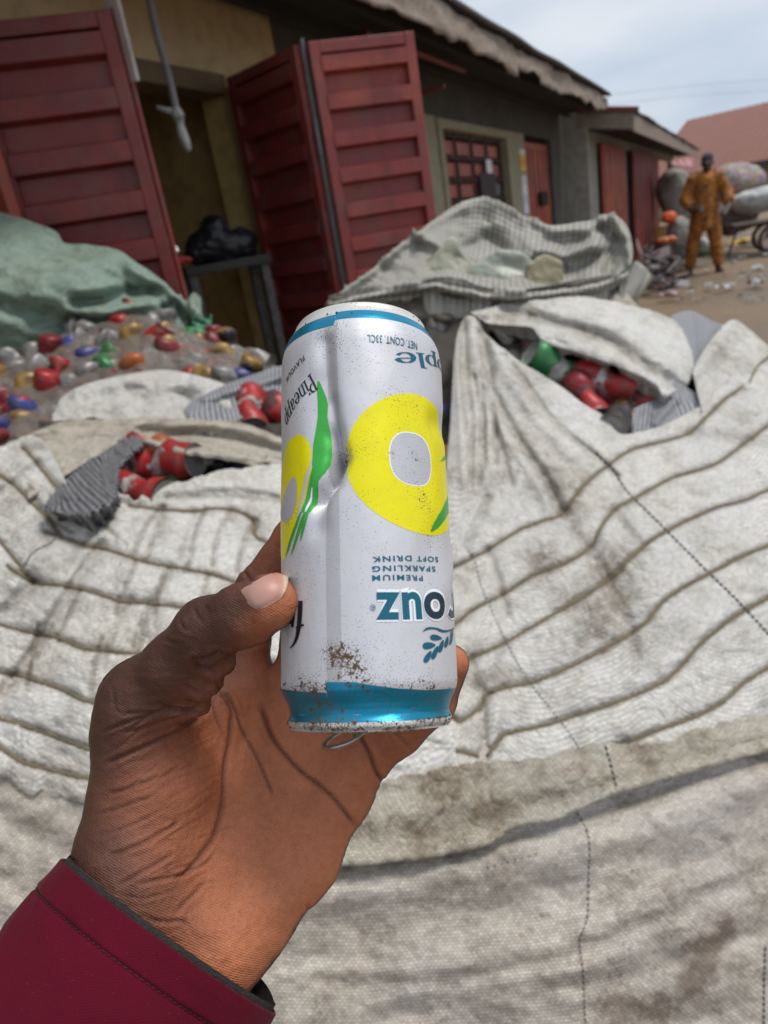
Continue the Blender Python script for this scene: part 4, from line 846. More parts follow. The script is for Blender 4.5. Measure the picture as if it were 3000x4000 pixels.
rf += [(c2([(330, 300), (345, 380), (375, 560), (480, 760), (620, 960), (700, 1110)]), 22, -.020), (c2([(300, 260), (320, 420), (420, 700), (560, 920), (640, 1080)]), 30, .010), (c2([(380, 330), (470, 500), (600, 700), (760, 860)]), 34, .012),
       (c2([(440, 400), (540, 530), (640, 680), (760, 790), (870, 870), (960, 960)]), 13, -.010), (c2([(250, 240), (262, 480), (290, 700), (285, 1000)]), 13, -.012), (c2([(300, 500), (330, 700), (320, 1000)]), 12, -.010), (c2([(390, 640), (402, 800), (400, 900)]), 11, -.013),
       (c2([(225, 300), (225, 600), (250, 1000)]), 14, .004), (c1([(640, 520), (720, 640), (810, 760), (900, 930), (960, 1050), (1000, 1200)]), 26, -.006), (c1([(820, 610), (900, 700), (1000, 830), (1060, 960)]), 30, .006), (c1([(890, 500), (960, 590), (1050, 700)]), 18, -.004),
       (c1([(260, 700), (300, 800), (330, 920), (360, 1020)]), 16, -.005), (c1([(150, 680), (200, 560), (260, 440)]), 16, -.006), (c1([(190, 700), (240, 600), (300, 430)]), 14, .004), (c1([(230, 1450), (240, 1600), (240, 1730)]), 22, -.007), (c1([(180, 1240), (200, 1370), (260, 1420)]), 20, -.004),
       (c2([(232, 260), (240, 500), (262, 760)]), 9, -.009), (c2([(350, 560), (420, 800), (470, 1000)]), 12, -.007), (c2([(330, 480), (345, 700), (345, 900)]), 9, -.008), (c1([(1270, 120), (1450, 140), (1659, 175)]), 30, -.008), (c1([(700, 1240), (760, 1120), (900, 1160)]), 20, -.002)]
dr = folds(rf, [(300, 120, .005, -.6, 2.2), (70, 40, .0018, -.6, 6.0), (30, 17, .0006, -.5, 3.0)])
T0 = [(1742, 2250), (1752, 2000), (1768, 1750), (1768, 1500), (1782, 1330), (1812, 1248), (1853, 1240), (1890, 1299), (1997, 1392), (2106, 1460), (2191, 1512), (2275, 1578), (2360, 1630), (2419, 1695), (2500, 1690), (2596, 1662), (2739, 1586), (2800, 1530), (2866, 1468), (2905, 1478), (2935, 1505), (3050, 1530), (3250, 1500), (3500, 1560)]
B0 = [(1050, 3230), (1300, 3150), (1500, 3080), (1800, 3000), (2060, 2975), (2260, 2935), (2366, 2907), (2484, 2917), (2600, 2908), (2718, 2862), (2820, 2830), (3000, 2800), (3300, 2740), (3650, 2650)]
ST = [(2120, 2180, 75, 1.0), (2330, 2440, 100, 1.0), (2230, 2330, 80, .5), (2390, 2280, 110, .45), (2500, 2250, 120, .3), (1950, 2640, 60, .6), (2150, 2520, 70, .35), (2580, 2470, 90, .45), (2480, 2560, 70, .4), (2420, 2150, 90, .5), (2250, 1960, 110, .45), (2150, 1850, 100, .35), (2900, 2480, 60, .5),
      (2700, 2350, 120, .2), (1900, 1900, 80, .35), (2050, 1500, 100, .3), (2560, 2060, 120, .15), (2200, 2730, 60, .3), (2750, 2070, 60, .25), (2900, 1620, 60, .3)]
sheet('front_panel', T0, B0, DF, M_SACK, s_right, dr, 9, stains=ST, shade_lines=[(c, 11, 1.1) for c in RC] + [(f_[0], f_[1] * .8, .4) for f_ in rf[12:] if f_[2] < 0], nu=330, back=.14, curl=.007)
for c in RC: cord(c, DF, dr, s_right, r=.0027)
stitch(c1([(800, 215), (830, 245), (880, 290), (960, 410), (1130, 580), (1340, 790), (1500, 945), (1659, 1115), (1760, 1220)]), DF, dr, s_right, 22, 14, .0018)
stitch(c1([(150, 680), (200, 760), (230, 880), (290, 1020), (350, 1150), (410, 1260), (480, 1370), (590, 1510), (660, 1600), (720, 1690)]), DF, dr, s_right, 18, 10, .0008)
# hem band
Hb = [(900, 3330), (1300, 3362), (1600, 3340), (1900, 3282), (2010, 3215), (2180, 3180), (2400, 3090), (2700, 3000), (3000, 2922), (3300, 2860), (3650, 2770)]
Ht = [(900, 3180), (1300, 3110), (1500, 3052), (1800, 2985), (2060, 2965), (2260, 2925), (2366, 2898), (2484, 2908), (2600, 2898), (2718, 2852), (2820, 2822), (3000, 2790), (3300, 2720), (3650, 2630)]
dh = folds([([(1400, 3200), (1900, 3120), (2400, 3010), (3000, 2860)], 50, .004), ([(1700, 3240), (1780, 3060)], 25, -.003), ([(2050, 3180), (2150, 3000)], 30, .003), (Hb, 25, .006)], [(120, 80, .003, -.2, 9.0), (45, 30, .001, 0, 3.0)])
sheet('hem', Ht, Hb, lambda X, Y: DF(X, Y) - .004, M_HEM, s_right, dh, 9, back=0, side=0, curl=.004, jag=9, stains=[(1900, 3100, 220, .55), (2150, 3060, 90, .5), (1750, 3250, 150, .35), (2520, 2930, 90, .5), (2700, 2880, 70, .6), (1400, 3200, 120, .4)])
stitch([(2366, 2915), (2385, 2985), (2411, 3085)], lambda X, Y: DF(X, Y) - .004, dh, s_right, 24, 14, .0014)
# upper flap of the mouth
DU = tps([(2050, 1200, 1.62), (2400, 1180, 1.66), (2700, 1300, 1.66), (2100, 1320, 1.50), (2350, 1400, 1.47), (2580, 1490, 1.46), (2680, 1450, 1.52), (1900, 1200, 1.58), (2900, 1500, 1.60), (1850, 1300, 1.52)])
du_ = folds([(c2([(440, 190), (560, 220), (660, 250), (850, 300), (940, 340), (1020, 400), (1130, 470), (1260, 560)]), 24, -.016), (c2([(600, 180), (760, 190), (950, 260), (1080, 340), (1200, 440)]), 50, .026), (c2([(620, 280), (800, 350), (1000, 420), (1150, 500)]), 30, .012), (c2([(1000, 180), (1120, 260), (1220, 400)]), 26, -.010)], [(140, 60, .006, .4, 5.0), (60, 22, .003, .4, 2.0), (30, 14, .001, .4, 2.0)])
sheet('mouth_flap', [(1840, 1225), (1960, 1190), (2080, 1172), (2208, 1158), (2326, 1165), (2444, 1190), (2596, 1232), (2660, 1280), (2700, 1370), (2712, 1440)], [(1900, 1262), (1990, 1266), (2072, 1274), (2125, 1326), (2258, 1370), (2359, 1402), (2478, 1448), (2560, 1492), (2600, 1540), (2690, 1500)], DU, M_SACK, s_right, du_, 7, stains=[(2000, 1220, 70, .7), (2300, 1330, 60, .3)], shade_lines=[(c2([(560, 220), (660, 250), (850, 300), (940, 340), (1020, 400), (1130, 470)]), 18, .7)], curl=.004, jag=3)
sheet('mouth_flap', [(2180, 1175), (2330, 1150), (2405, 1098), (2425, 1110), (2460, 1160), (2520, 1220)], [(2180, 1240), (2330, 1240), (2440, 1260), (2540, 1290)], lambda X, Y: DU(X, Y) + .06, M_LIN, s_right, folds([([(2410, 1110), (2400, 1250)], 20, .02)]), 8)
sheet('side_flap', [(2705, 1455), (2730, 1400), (2800, 1300), (2862, 1250), (2930, 1290), (3010, 1360), (3120, 1450), (3250, 1560)], [(2740, 1600), (2790, 1590), (2850, 1590), (2900, 1600), (3000, 1640), (3250, 1700)], lambda X, Y: DU(X, Y) - .03, M_SACK, s_right, folds([([(2860, 1260), (2780, 1380), (2700, 1480)], 22, .012), ([(2900, 1330), (2800, 1450)], 18, -.008), ([(3000, 1400), (2900, 1480)], 16, -.006)], [(120, 80, .005, .6, 3.0)]), 9, stains=[(2800, 1400, 80, .3)])
cord([(3030, 1370), (2960, 1430), (2925, 1500), (2900, 1560)], lambda X, Y: DU(X, Y) - .03, folds([]), s_right)
sheet('gauze_lining', [(2620, 1235), (2680, 1215), (2720, 1222), (2790, 1258), (2849, 1274)], [(2690, 1480), (2710, 1465), (2740, 1420), (2790, 1370), (2840, 1300)], lambda X, Y: DU(X, Y) + .02, M_GAUZE, s_right, folds([([(2700, 1220), (2720, 1440)], 16, .008)], [(60, 40, .003, 0, 1.0)]), 7)
sheet('gauze_lining', [(2395, 1700), (2430, 1640), (2490, 1590), (2560, 1560), (2585, 1500), (2615, 1440), (2660, 1500), (2760, 1555)], [(2400, 1740), (2450, 1750), (2520, 1740), (2600, 1700), (2680, 1650), (2720, 1620), (2750, 1600), (2770, 1580)], lambda X, Y: np.maximum(DU(X, Y) - .04, DF(X, Y) + .012), M_GAUZE, s_right, folds([([(2600, 1500), (2640, 1560), (2560, 1650)], 18, .012), ([(2560, 1560), (2480, 1700)], 18, -.006)], [(50, 30, .003, .5, 8.0)]), 6)
sheet('shade_backing', [(1700, 1150), (2000, 1150), (2400, 1250), (2800, 1350)], [(1500, 2350), (2000, 1800), (2400, 1800), (2800, 1800)], lambda X, Y: np.maximum(DU(X, Y) + .12, DF(X, Y) + .10), mat_plain('painted sack shade', (0.06, 0.052, 0.042), 0.9, 0.4, 12), s_right, folds([], [(90, 60, .02, 0, 2.0)]), 14, side=0)  # dark sheet added behind the mouth, its colour stands for the shade inside
# rear mesh bag
s_bag = sack('mesh_bag', 1900, 1100, 1.8, 'open grey mesh bag with a floppy rim and crumpled plastic, behind the right sack', 'bag', None)
DB = tps([(1284, 1175, 1.72), (1560, 960, 1.86), (1868, 775, 2.0), (2150, 880, 2.0), (2400, 840, 1.98), (2470, 1000, 1.9), (1750, 1110, 1.70), (2100, 1150, 1.68), (2440, 1080, 1.80), (1900, 980, 1.96), (2200, 1020, 1.94), (1500, 1140, 1.74), (2300, 960, 1.93)])
rimd = folds([([(1300, 1165), (1450, 1060), (1560, 960), (1700, 860), (1868, 785)], 22, .02), ([(1868, 785), (1900, 900), (1960, 960)], 40, -.03), ([(1640, 920), (1800, 1000), (2000, 1010), (2150, 980)], 26, .04), ([(1700, 1040), (1900, 930), (2060, 1040)], 26, -.04),
              ([(2060, 960), (2200, 1000), (2320, 960)], 22, .045), ([(2330, 870), (2400, 950), (2380, 1060)], 30, -.035), ([(2400, 850), (2450, 930), (2465, 1040)], 20, .03), ([(2150, 900), (2280, 900), (2350, 860)], 20, .03), ([(2100, 1080), (2250, 1060), (2330, 1000)], 26, -.03)], [(120, 60, .018, .5, 6.0), (45, 26, .005, .2, 1.0)])
sheet('inside', [(1284, 1175), (1360, 1120), (1450, 1056), (1560, 960), (1700, 858), (1780, 802), (1868, 775), (1950, 800), (2040, 848), (2150, 880), (2260, 868), (2320, 858), (2360, 838), (2420, 852), (2458, 905), (2472, 1000), (2445, 1075)],
      [(1290, 1200), (1380, 1180), (1480, 1170), (1600, 1160), (1700, 1150), (1800, 1160), (1900, 1180), (2000, 1190), (2080, 1180), (2160, 1170), (2230, 1160), (2300, 1150), (2340, 1140), (2380, 1120), (2410, 1110), (2430, 1095), (2440, 1085)], DB, M_GAUZEW, s_bag, rimd, 8, curl=.012, back=.25, botcurl=False)
DB2 = tps([(1284, 1175, 1.70), (1750, 1110, 1.64), (2100, 1150, 1.64), (2440, 1080, 1.74), (1300, 1700, 1.62), (1700, 1600, 1.62), (2100, 1400, 1.66), (2400, 1250, 1.74)])
bfr = folds([([(1300, 1190), (1500, 1145), (1700, 1115), (1900, 1160), (2100, 1160), (2330, 1125), (2440, 1078)], 20, .022), ([(1700, 1180), (1820, 1230), (1960, 1210), (2200, 1180)], 26, -.03), ([(1500, 1250), (1650, 1230), (1800, 1240)], 40, .02), ([(1600, 1500), (1700, 1350), (1800, 1250)], 30, -.02)], [(160, 110, .014, .5, 3.0), (50, 35, .004, .2, 7.0)])
sheet('rim', [(1278, 1180), (1400, 1150), (1500, 1138), (1600, 1128), (1700, 1106), (1790, 1108), (1880, 1142), (2000, 1158), (2120, 1142), (2200, 1126), (2330, 1104), (2400, 1090), (2455, 1062)],
      [(1280, 1215), (1400, 1190), (1500, 1175), (1600, 1165), (1700, 1146), (1790, 1150), (1880, 1182), (2000, 1190), (2120, 1176), (2200, 1160), (2330, 1140), (2400, 1125), (2450, 1100)], DB2, M_GAUZEW, s_bag, bfr, 7, curl=.010, back=.06, jag=3)
sheet('bag_front', [(1270, 1195), (1500, 1165), (1700, 1135), (1900, 1170), (2100, 1170), (2330, 1130), (2440, 1095)], [(1180, 1800), (1500, 1850), (1700, 1800), (1900, 1500), (2100, 1400), (2300, 1300), (2430, 1200)], lambda X, Y: DB2(X, Y) + .012, M_BAG, s_bag, bfr, 11, curl=.01, back=.05)
# crumpled plastic inside the rear bag
M_PLAS = mat_plain('milky plastic', (0.36, 0.36, 0.27), 0.35, 0.15, 20); M_PLAS2 = mat_plain('green tinted plastic', (0.33, 0.36, 0.29), 0.35, 0.15, 20)
for pts, m, lb, dd_ in (([(1650, 1060), (1760, 930), (1800, 990), (1860, 1040)], M_PLAS, 'pale yellowish plastic sheet crumpled in the left of the mesh bag', 1.80),
                   ([(1840, 1050), (1950, 985), (2050, 1000), (2110, 1060)], M_PLAS2, 'greenish milky plastic sheet crumpled in the middle of the mesh bag', 1.80), ([(2060, 1045), (2120, 1000), (2190, 1025), (2200, 1060)], mat_plain('yellow plastic', (0.28, 0.24, 0.14), .4), 'small dull yellow plastic piece at the right inside the mesh bag', 1.79)):
    tag(sheet('plastic_sheet', pts, [(pts[0][0], 1110), (pts[1][0], 1125), (pts[2][0], 1130), (pts[3][0], 1115)], lambda X, Y, q=dd_: q + 0 * X, m, None, folds([], [(80, 50, .006, .4, 4.0)]), 8, side=.0, back=.08), lb, 'plastic sheet', 'plastic in the mesh bag')

# left sack
z3 = lambda L: [(x * .7233, 1700 + y * .7233) for x, y in L]
LC = [z3([(700, 380), (880, 400), (1050, 410), (1150, 395), (1290, 410), (1380, 470), (1400, 560)]), z3([(240, 520), (330, 550), (450, 590), (600, 625), (770, 680), (950, 715), (1150, 750), (1280, 800), (1400, 860)]),
      z3([(40, 700), (80, 735), (180, 790), (320, 810), (480, 840), (650, 895), (780, 905), (980, 930), (1100, 960)]), z3([(-120, 960), (0, 1020), (150, 1060), (300, 1090), (450, 1150), (600, 1165), (780, 1185), (950, 1190)]),
      z3([(-120, 1250), (0, 1275), (150, 1310), (330, 1370), (450, 1430), (560, 1450), (700, 1460)]), z3([(-120, 1500), (0, 1530), (200, 1590), (400, 1665), (520, 1705), (650, 1720)]), [(-80, 2890), (0, 2922), (90, 2977), (170, 3000), (343, 3040), (450, 3050)],
      z3([(-60, 180), (80, 270), (160, 350), (250, 440), (330, 550)]), z3([(-60, 500), (0, 570), (60, 640), (110, 700), (180, 790)]), z3([(120, 60), (200, 150), (300, 270), (380, 330), (500, 380), (600, 440)])]
LC = [list(c) + [(1250, c[-1][1] + 50), (1480, c[-1][1] + 110)] for c in LC[:7]] + LC[7:]
lf = [(c, 14, -.0042) for c in LC] + [(c, 70, -.0028) for c in LC]
CZ = lambda L: [(x * .9415, 703 + y * .9415) for x, y in L]
Q4 = [(CZ(p), 11, -.0045) for p in ([(850, 1365), (815, 1440), (790, 1560), (770, 1620)], [(1060, 1410), (1010, 1500), (980, 1620)], [(560, 1590), (520, 1680), (480, 1800)], [(700, 1620), (655, 1720), (640, 1800)], [(680, 1350), (600, 1440), (545, 1560)], [(300, 1300), (400, 1400), (480, 1480)], [(120, 1280), (200, 1400), (300, 1460)], [(960, 1370), (900, 1480), (880, 1600)], [(330, 1700), (280, 1800), (240, 1900)], [(860, 1640), (830, 1760), (800, 1860)], [(160, 1850), (130, 2000), (110, 2100)], [(420, 1900), (390, 2020), (370, 2120)])]
lf += Q4
lf += [(z3([(540, 590), (480, 680), (400, 800), (300, 960), (200, 1130), (120, 1250), (0, 1400)]), 24, -.014), (z3([(470, 620), (350, 820), (220, 1000)]), 40, .007), (z3([(920, 720), (860, 830), (790, 950), (730, 1150)]), 18, -.007), (z3([(880, 400), (840, 520), (780, 680)]), 16, -.005), (z3([(1050, 410), (1000, 560), (950, 715)]), 15, -.004), (z3([(600, 440), (520, 500), (450, 590)]), 18, -.006),
       (z3([(330, 560), (250, 620), (130, 730), (60, 800)]), 30, .010), (z3([(200, 800), (100, 880), (0, 960)]), 26, -.012), (z3([(700, 880), (620, 1030), (560, 1200)]), 16, -.004), (z3([(620, 300), (760, 330), (900, 290), (1200, 270), (1500, 300)]), 30, .008), (z3([(900, 340), (1200, 330), (1500, 350)]), 14, -.006), (z3([(1100, 300), (1300, 300), (1500, 330)]), 9, -.005),
       (z3([(0, 260), (200, 110), (400, 0)]), 24, .010), (z3([(60, 100), (300, 60), (420, 200)]), 20, -.008)]
dlf = folds(lf, [(170, 90, .005, .3, 1.2), (60, 40, .0018, .2, 5.0), (28, 17, .0006, .3, 3.0)])
sheet('front_panel', [(-700, 2050), (-400, 1900), (-100, 1780), (0, 1745), (70, 1720), (125, 1705), (170, 1730), (215, 1800), (250, 1870), (300, 1960), (370, 1978), (434, 1935), (490, 1948), (535, 1966), (565, 1930), (600, 1893), (660, 1882), (723, 1884), (767, 1862), (850, 1845), (940, 1832), (1030, 1820), (1110, 1817), (1300, 1840), (1600, 1950)],
      [(-700, 2900), (-300, 2960), (0, 3010), (60, 3050), (115, 3085), (165, 3078), (220, 3112), (343, 3120), (600, 3170), (900, 3200), (1200, 3150), (1500, 3120), (1800, 3050)], DF, M_SACK, s_left, dlf, 9, shade_lines=[(c, 11, 1.0) for c in LC] + [(q_[0], 10, .45) for q_ in Q4] + [(f_[0], f_[1] * .8, .45) for f_ in lf[20:] if f_[2] < 0], stains=[(60, 1900, 90, .3), (100, 2330, 60, .3), (1000, 2070, 70, .35), (600, 2450, 120, .15), (150, 2900, 120, .25), (900, 2350, 80, .2), (650, 2080, 60, .25), (300, 3080, 150, .5), (60, 3040, 60, .6)], jag=5)
for c in LC: cord(c, DF, dlf, s_left, r=.0026)
stitch([(90, 2220), (130, 2160), (200, 2120), (215, 2105)], DF, dlf, s_left, 16, 12, .0015)
# lip above the slit
z4 = lambda L: [(x * .7233, 1000 + y * .7233) for x, y in L]
DL2 = tps([(0, 1700, 1.34), (430, 1640, 1.42), (830, 1640, 1.42), (1110, 1716, 1.42), (434, 1730, 1.32), (723, 1767, 1.28), (1027, 1821, 1.28), (130, 1850, 1.25), (1200, 1850, 1.3)])
dlip = folds([(z4([(180, 990), (400, 930), (700, 930), (850, 950)]), 14, -.008), (z4([(250, 1040), (450, 980), (650, 990)]), 12, -.007), (z4([(280, 1100), (500, 1040), (620, 1010)]), 12, .006), (z4([(780, 950), (900, 955), (1050, 960), (1250, 990), (1600, 1070)]), 26, -.022), (z4([(900, 920), (1150, 900), (1350, 940), (1530, 1010)]), 24, .02), (z4([(950, 1040), (1200, 1070), (1500, 1110)]), 16, .016)], [(120, 40, .006, -.2, 2.0), (50, 16, .003, -.2, 6.0)])
sheet('mouth_flap', z4([(100, 1010), (180, 960), (350, 890), (600, 883), (870, 878), (1150, 884), (1300, 898), (1420, 940), (1535, 990), (1700, 1060)]), z4([(150, 1300), (330, 1190), (560, 1050), (640, 1005), (740, 985), (860, 1020), (1000, 1060), (1200, 1090), (1420, 1135), (1700, 1180)]), DL2, M_LIN, s_left, dlip, 7, stains=[(500, 1720, 50, .4), (750, 1720, 90, .35)], curl=.003, jag=3)
sheet('gauze_lining', z4([(225, 1370), (330, 1230), (450, 1130), (560, 1060), (640, 1000), (760, 970)]), z4([(310, 1390), (430, 1390), (520, 1350), (600, 1290), (640, 1120), (770, 1000)]), lambda X, Y: DL2(X, Y) - .005, M_GAUZED, s_left, folds([], [(40, 26, .008, .6, 3.0), (12, 10, .0018, .2, 3.0)]), 4, jag=4, side=0.02, back=.04)
sheet('shade_backing', [(150, 1650), (600, 1640), (1200, 1650), (1800, 1500)], [(200, 2150), (600, 2150), (1100, 2200), (1800, 2400)], lambda X, Y: DF(X, Y) + .16, mat_plain('painted sack shade b', (0.05, 0.043, 0.036), 0.9, 0.4, 12), s_left, folds([], [(90, 60, .02, 0, 2.0)]), 14, side=0)  # added dark sheet behind the slit, painted as inner shade
# back slim sack
DK = tps([(224, 1600, 1.58), (460, 1470, 1.66), (830, 1480, 1.64), (500, 1620, 1.50), (900, 1620, 1.5), (1100, 1440, 1.7), (1150, 1640, 1.52)])
dk = folds([([(300, 1530), (500, 1490), (800, 1500)], 26, .02), ([(560, 1560), (700, 1540), (850, 1600)], 22, -.018), ([(740, 1460), (720, 1540), (760, 1600)], 16, -.012), ([(250, 1600), (500, 1570)], 20, .008)], [(110, 50, .012, .1, 4.0), (40, 30, .003, .2, 9.0)])
sheet('front_panel', [(205, 1620), (222, 1590), (246, 1548), (325, 1504), (463, 1468), (560, 1452), (636, 1445), (723, 1456), (832, 1485), (900, 1510)], [(200, 1690), (260, 1690), (400, 1680), (600, 1680), (800, 1680), (900, 1660)], DK, M_SACK, s_back, dk, 8, stains=[(600, 1560, 80, .3), (760, 1590, 60, .4)])
sheet('gauze_lining', [(720, 1600), (760, 1560), (900, 1495), (1000, 1460), (1096, 1430), (1180, 1430)], [(740, 1640), (870, 1650), (950, 1620), (1010, 1570), (1096, 1545), (1180, 1540)], lambda X, Y: DK(X, Y) - .01, M_GAUZE, s_back, folds([([(800, 1560), (950, 1510), (1100, 1470)], 18, .02), ([(830, 1600), (1000, 1540)], 14, -.012)], [(60, 30, .008, -.3, 4.0)]), 6)
# green sack
s_green = sack('green_sack', 300, 1150, 2.0, 'bulging pale green sack with a frayed tied end, heaped at the left edge', 'sack', None)
DG = tps([(-200, 800, 2.15), (0, 832, 2.16), (250, 976, 2.1), (600, 1067, 2.02), (760, 1240, 1.95), (0, 1100, 1.9), (300, 1150, 1.86), (600, 1200, 1.9), (0, 1450, 1.98), (300, 1310, 1.97), (550, 1230, 1.96), (-200, 1400, 2.0)])
dg = folds([(z4([(420, 250), (560, 240), (700, 200), (830, 190)]), 34, -.05), (z4([(350, 300), (550, 300), (760, 260), (900, 230)]), 26, .035), (z4([(880, 200), (950, 260), (1000, 330), (1080, 400)]), 22, -.04), (z4([(700, 60), (860, 150), (980, 260), (1060, 330)]), 22, .03), (z4([(0, 260), (200, 330), (400, 350)]), 40, -.03), (z4([(560, 100), (660, 130), (720, 190)]), 18, -.02), (z4([(830, 200), (900, 300), (900, 400)]), 18, -.03)], [(200, 110, .03, .4, 2.0), (80, 50, .006, .5, 5.0)])
sheet('sack_body', [(-400, 760), (-150, 800), (0, 832), (110, 862), (217, 906), (250, 950), (330, 958), (452, 976), (540, 1030), (597, 1067), (660, 1120), (723, 1193), (759, 1246), (800, 1262)], [(-400, 1560), (-150, 1500), (0, 1475), (145, 1385), (289, 1325), (360, 1295), (434, 1270), (500, 1250), (560, 1235), (620, 1260), (687, 1290), (730, 1310), (781, 1322), (812, 1312)], DG, M_GREEN, s_green, dg, 10, curl=.02, back=.35)
sheet('frayed_end', [(750, 1245), (785, 1235), (800, 1250), (820, 1234)], [(755, 1310), (785, 1318), (800, 1305), (822, 1316)], lambda X, Y: DG(X, Y) - .01, mat_fabric('bright green end', white=(.06, .36, .18), dirt=(.3, .3, .32), amt=.6, gap=.7), s_green, folds([], [(22, 16, .02, 0, 1.0)]), 5, jag=7, side=.02, back=.03)
# net bag of cans
s_net = sack('net_bag', 500, 1450, 1.7, 'clear grey plastic bag packed with crushed cans beneath the green sack', 'bag', None)
DN = tps([(0, 1463, 1.75), (290, 1310, 1.86), (560, 1225, 1.9), (830, 1320, 1.86), (1090, 1440, 1.84), (0, 1720, 1.5), (230, 1590, 1.62), (600, 1440, 1.70), (900, 1480, 1.72), (300, 1480, 1.68), (-200, 1700, 1.6), (1100, 1550, 1.75)])
NT_TOP = [(-300, 1560), (-100, 1500), (0, 1462), (145, 1370), (289, 1306), (434, 1252), (550, 1232), (640, 1262), (700, 1285), (830, 1332), (940, 1372), (1010, 1415), (1110, 1470)]
NT_BOT = [(-300, 1900), (-100, 1840), (0, 1790), (120, 1740), (240, 1640), (330, 1550), (460, 1520), (560, 1510), (650, 1510), (740, 1520), (850, 1540), (950, 1560), (1120, 1600)]
t = NT('cloudy film'); tr = t.n('ShaderNodeBsdfTransparent'); mx = t.n('ShaderNodeMixShader'); fac = t.ramp(t.noise(24, 5, .7), [(.35, .40), (.7, .74)])
t.l(fac, mx.inputs[0]); t.l(tr.outputs[0], mx.inputs[1]); t.l(t.b.outputs[0], mx.inputs[2]); t.out((.25, .215, .185), .4, 0, t.bump(t.noise(60, 4, .7), .004))
t.l(mx.outputs[0], t.t.nodes['Material Output'].inputs[0]); M_FILM = t.m
sheet('film', NT_TOP, NT_BOT, DN, M_FILM, s_net, folds([], [(130, 70, .016, .3, 2.0), (60, 30, .007, .3, 5.0)]), 9, curl=.02, back=.3, side=.05)
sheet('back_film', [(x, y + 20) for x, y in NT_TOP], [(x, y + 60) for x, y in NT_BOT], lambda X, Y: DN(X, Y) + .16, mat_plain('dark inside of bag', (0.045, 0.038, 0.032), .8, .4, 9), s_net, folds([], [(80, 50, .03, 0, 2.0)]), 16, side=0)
fixed = [(390, 1345, 'silver', 0.3), (490, 1325, 'red', 1.2), (560, 1330, 'silver', 2.0), (600, 1360, 'red', -1.0), (470, 1380, 'silver', .8), (500, 1430, 'yellow', .4), (545, 1440, 'silver', 2.4), (310, 1410, 'blue', 1.0), (830, 1425, 'blue', .6), (700, 1330, 'gold', .3), (730, 1360, 'green', 2.2), (150, 1440, 'silver', 1.2), (220, 1500, 'red', 1.7), (280, 1500, 'silver', .2), (860, 1470, 'red', .1), (70, 1660, 'blue', 1.9), (60, 1560, 'maroon', .4), (30, 1520, 'maroon', 1.4), (900, 1430, 'gold', .9), (640, 1420, 'maroon', 1.9), (275, 1450, 'gold', .1), (560, 1480, 'orange', .9)]
cols = ['silver', 'silver', 'silver', 'gold', 'black', 'silver', 'black', 'maroon', 'silver', 'gold', 'red', 'maroon', 'black', 'green', 'blue']; spots = list(fixed); r_ = random.Random(5); ctop = smoothline(NT_TOP, 60); cbot = smoothline(NT_BOT, 60); tries = 0
while len(spots) < 95 and tries < 12000:
    tries += 1; i = r_.randrange(8, 60); f = r_.uniform(.06, 1); x = ctop[i][0] * (1 - f) + cbot[i][0] * f; y = ctop[i][1] * (1 - f) + cbot[i][1] * f
    if x < -60 or x > 1090 or min(math.hypot(x - a[0], y - a[1]) for a in spots) < 46: continue
    spots.append((x, y, r_.choice(cols), r_.uniform(0, 3.1)))
for k, (x, y, c, a) in enumerate(spots):
    place_can(x, y, float(DN(x, y)) + .070 + .02 * (k % 3), a, r_.uniform(-.45, .45), c, f'crushed {c} drink can inside the cloudy bag under the green sack', f'{c} cans in the cloudy bag', 1.05, k % 4, .014, False)
# cans showing in the mouths of the sacks
place_can(2175, 1440, 1.53, math.radians(205), .25, 'green', 'green and white drink can lying in the mouth of the right sack', var=1, crush=.0085, scale=1.15)
place_can(2350, 1492, 1.52, math.radians(20), .25, 'red', 'glossy red drink can in the mouth of the right sack, above the dark one', var=2, crush=.0085, scale=1.15)
place_can(2285, 1560, 1.48, math.radians(75), .75, 'maroon', 'dented crimson can lowest in the mouth of the right sack, against its front lip', var=3, crush=.0085, scale=1.15)
place_can(2412, 1640, 1.45, math.radians(140), .95, 'black', 'black can with a gold rim at the lower corner of the right sack mouth', var=0, crush=.0085, scale=1.15)
place_can(2445, 1560, 1.52, math.radians(20), .1, 'maroon', 'dark red can deep in the right sack mouth beside the gauze lining', var=1, crush=.0085, scale=1.15)
place_can(2085, 1392, 1.60, math.radians(100), .9, 'silver', 'dull silver can at the upper left of the right sack mouth', var=2, crush=.0085, scale=1.15)
place_can(2520, 1610, 1.55, math.radians(70), .3, 'blue', 'blue can tucked below the gauze in the right sack mouth', var=3, crush=.0085, scale=1.15)
place_can(1770, 1880, 1.40, math.radians(85), .1, 'yellow', 'yellow can glimpsed between the held can and the right sack', var=1, crush=.0085, scale=1.15)
place_can(1775, 2060, 1.30, math.radians(80), .4, 'red', 'red can glimpsed below the yellow one beside the held can', var=2, crush=.0085, scale=1.15)
place_can(1765, 1720, 1.45, math.radians(60), .2, 'blue', 'blue can glimpsed above the yellow one beside the held can', var=0, crush=.0085, scale=1.15)
place_can(560, 1815, 1.35, math.radians(150), .2, 'orange', 'red, orange and white can leftmost in the torn slit of the left sack', var=1, crush=.0085, scale=1.15)
place_can(500, 1835, 1.36, math.radians(120), .1, 'red', 'red can half under the frayed gauze in the torn slit of the left sack', var=3, crush=.0085, scale=1.15)
place_can(650, 1800, 1.32, math.radians(0), .45, 'red', 'plain red can with a pale rim in the middle of the torn slit', var=0, crush=.0085, scale=1.15)
place_can(545, 1925, 1.24, math.radians(10), .55, 'red', 'red can pushing out at the bottom of the torn slit of the left sack', var=2, crush=.0085, scale=1.15)
place_can(600, 1868, 1.34, math.radians(20), .1, 'green', 'green can wedged between the red ones in the torn slit', var=1, crush=.0085, scale=1.15)
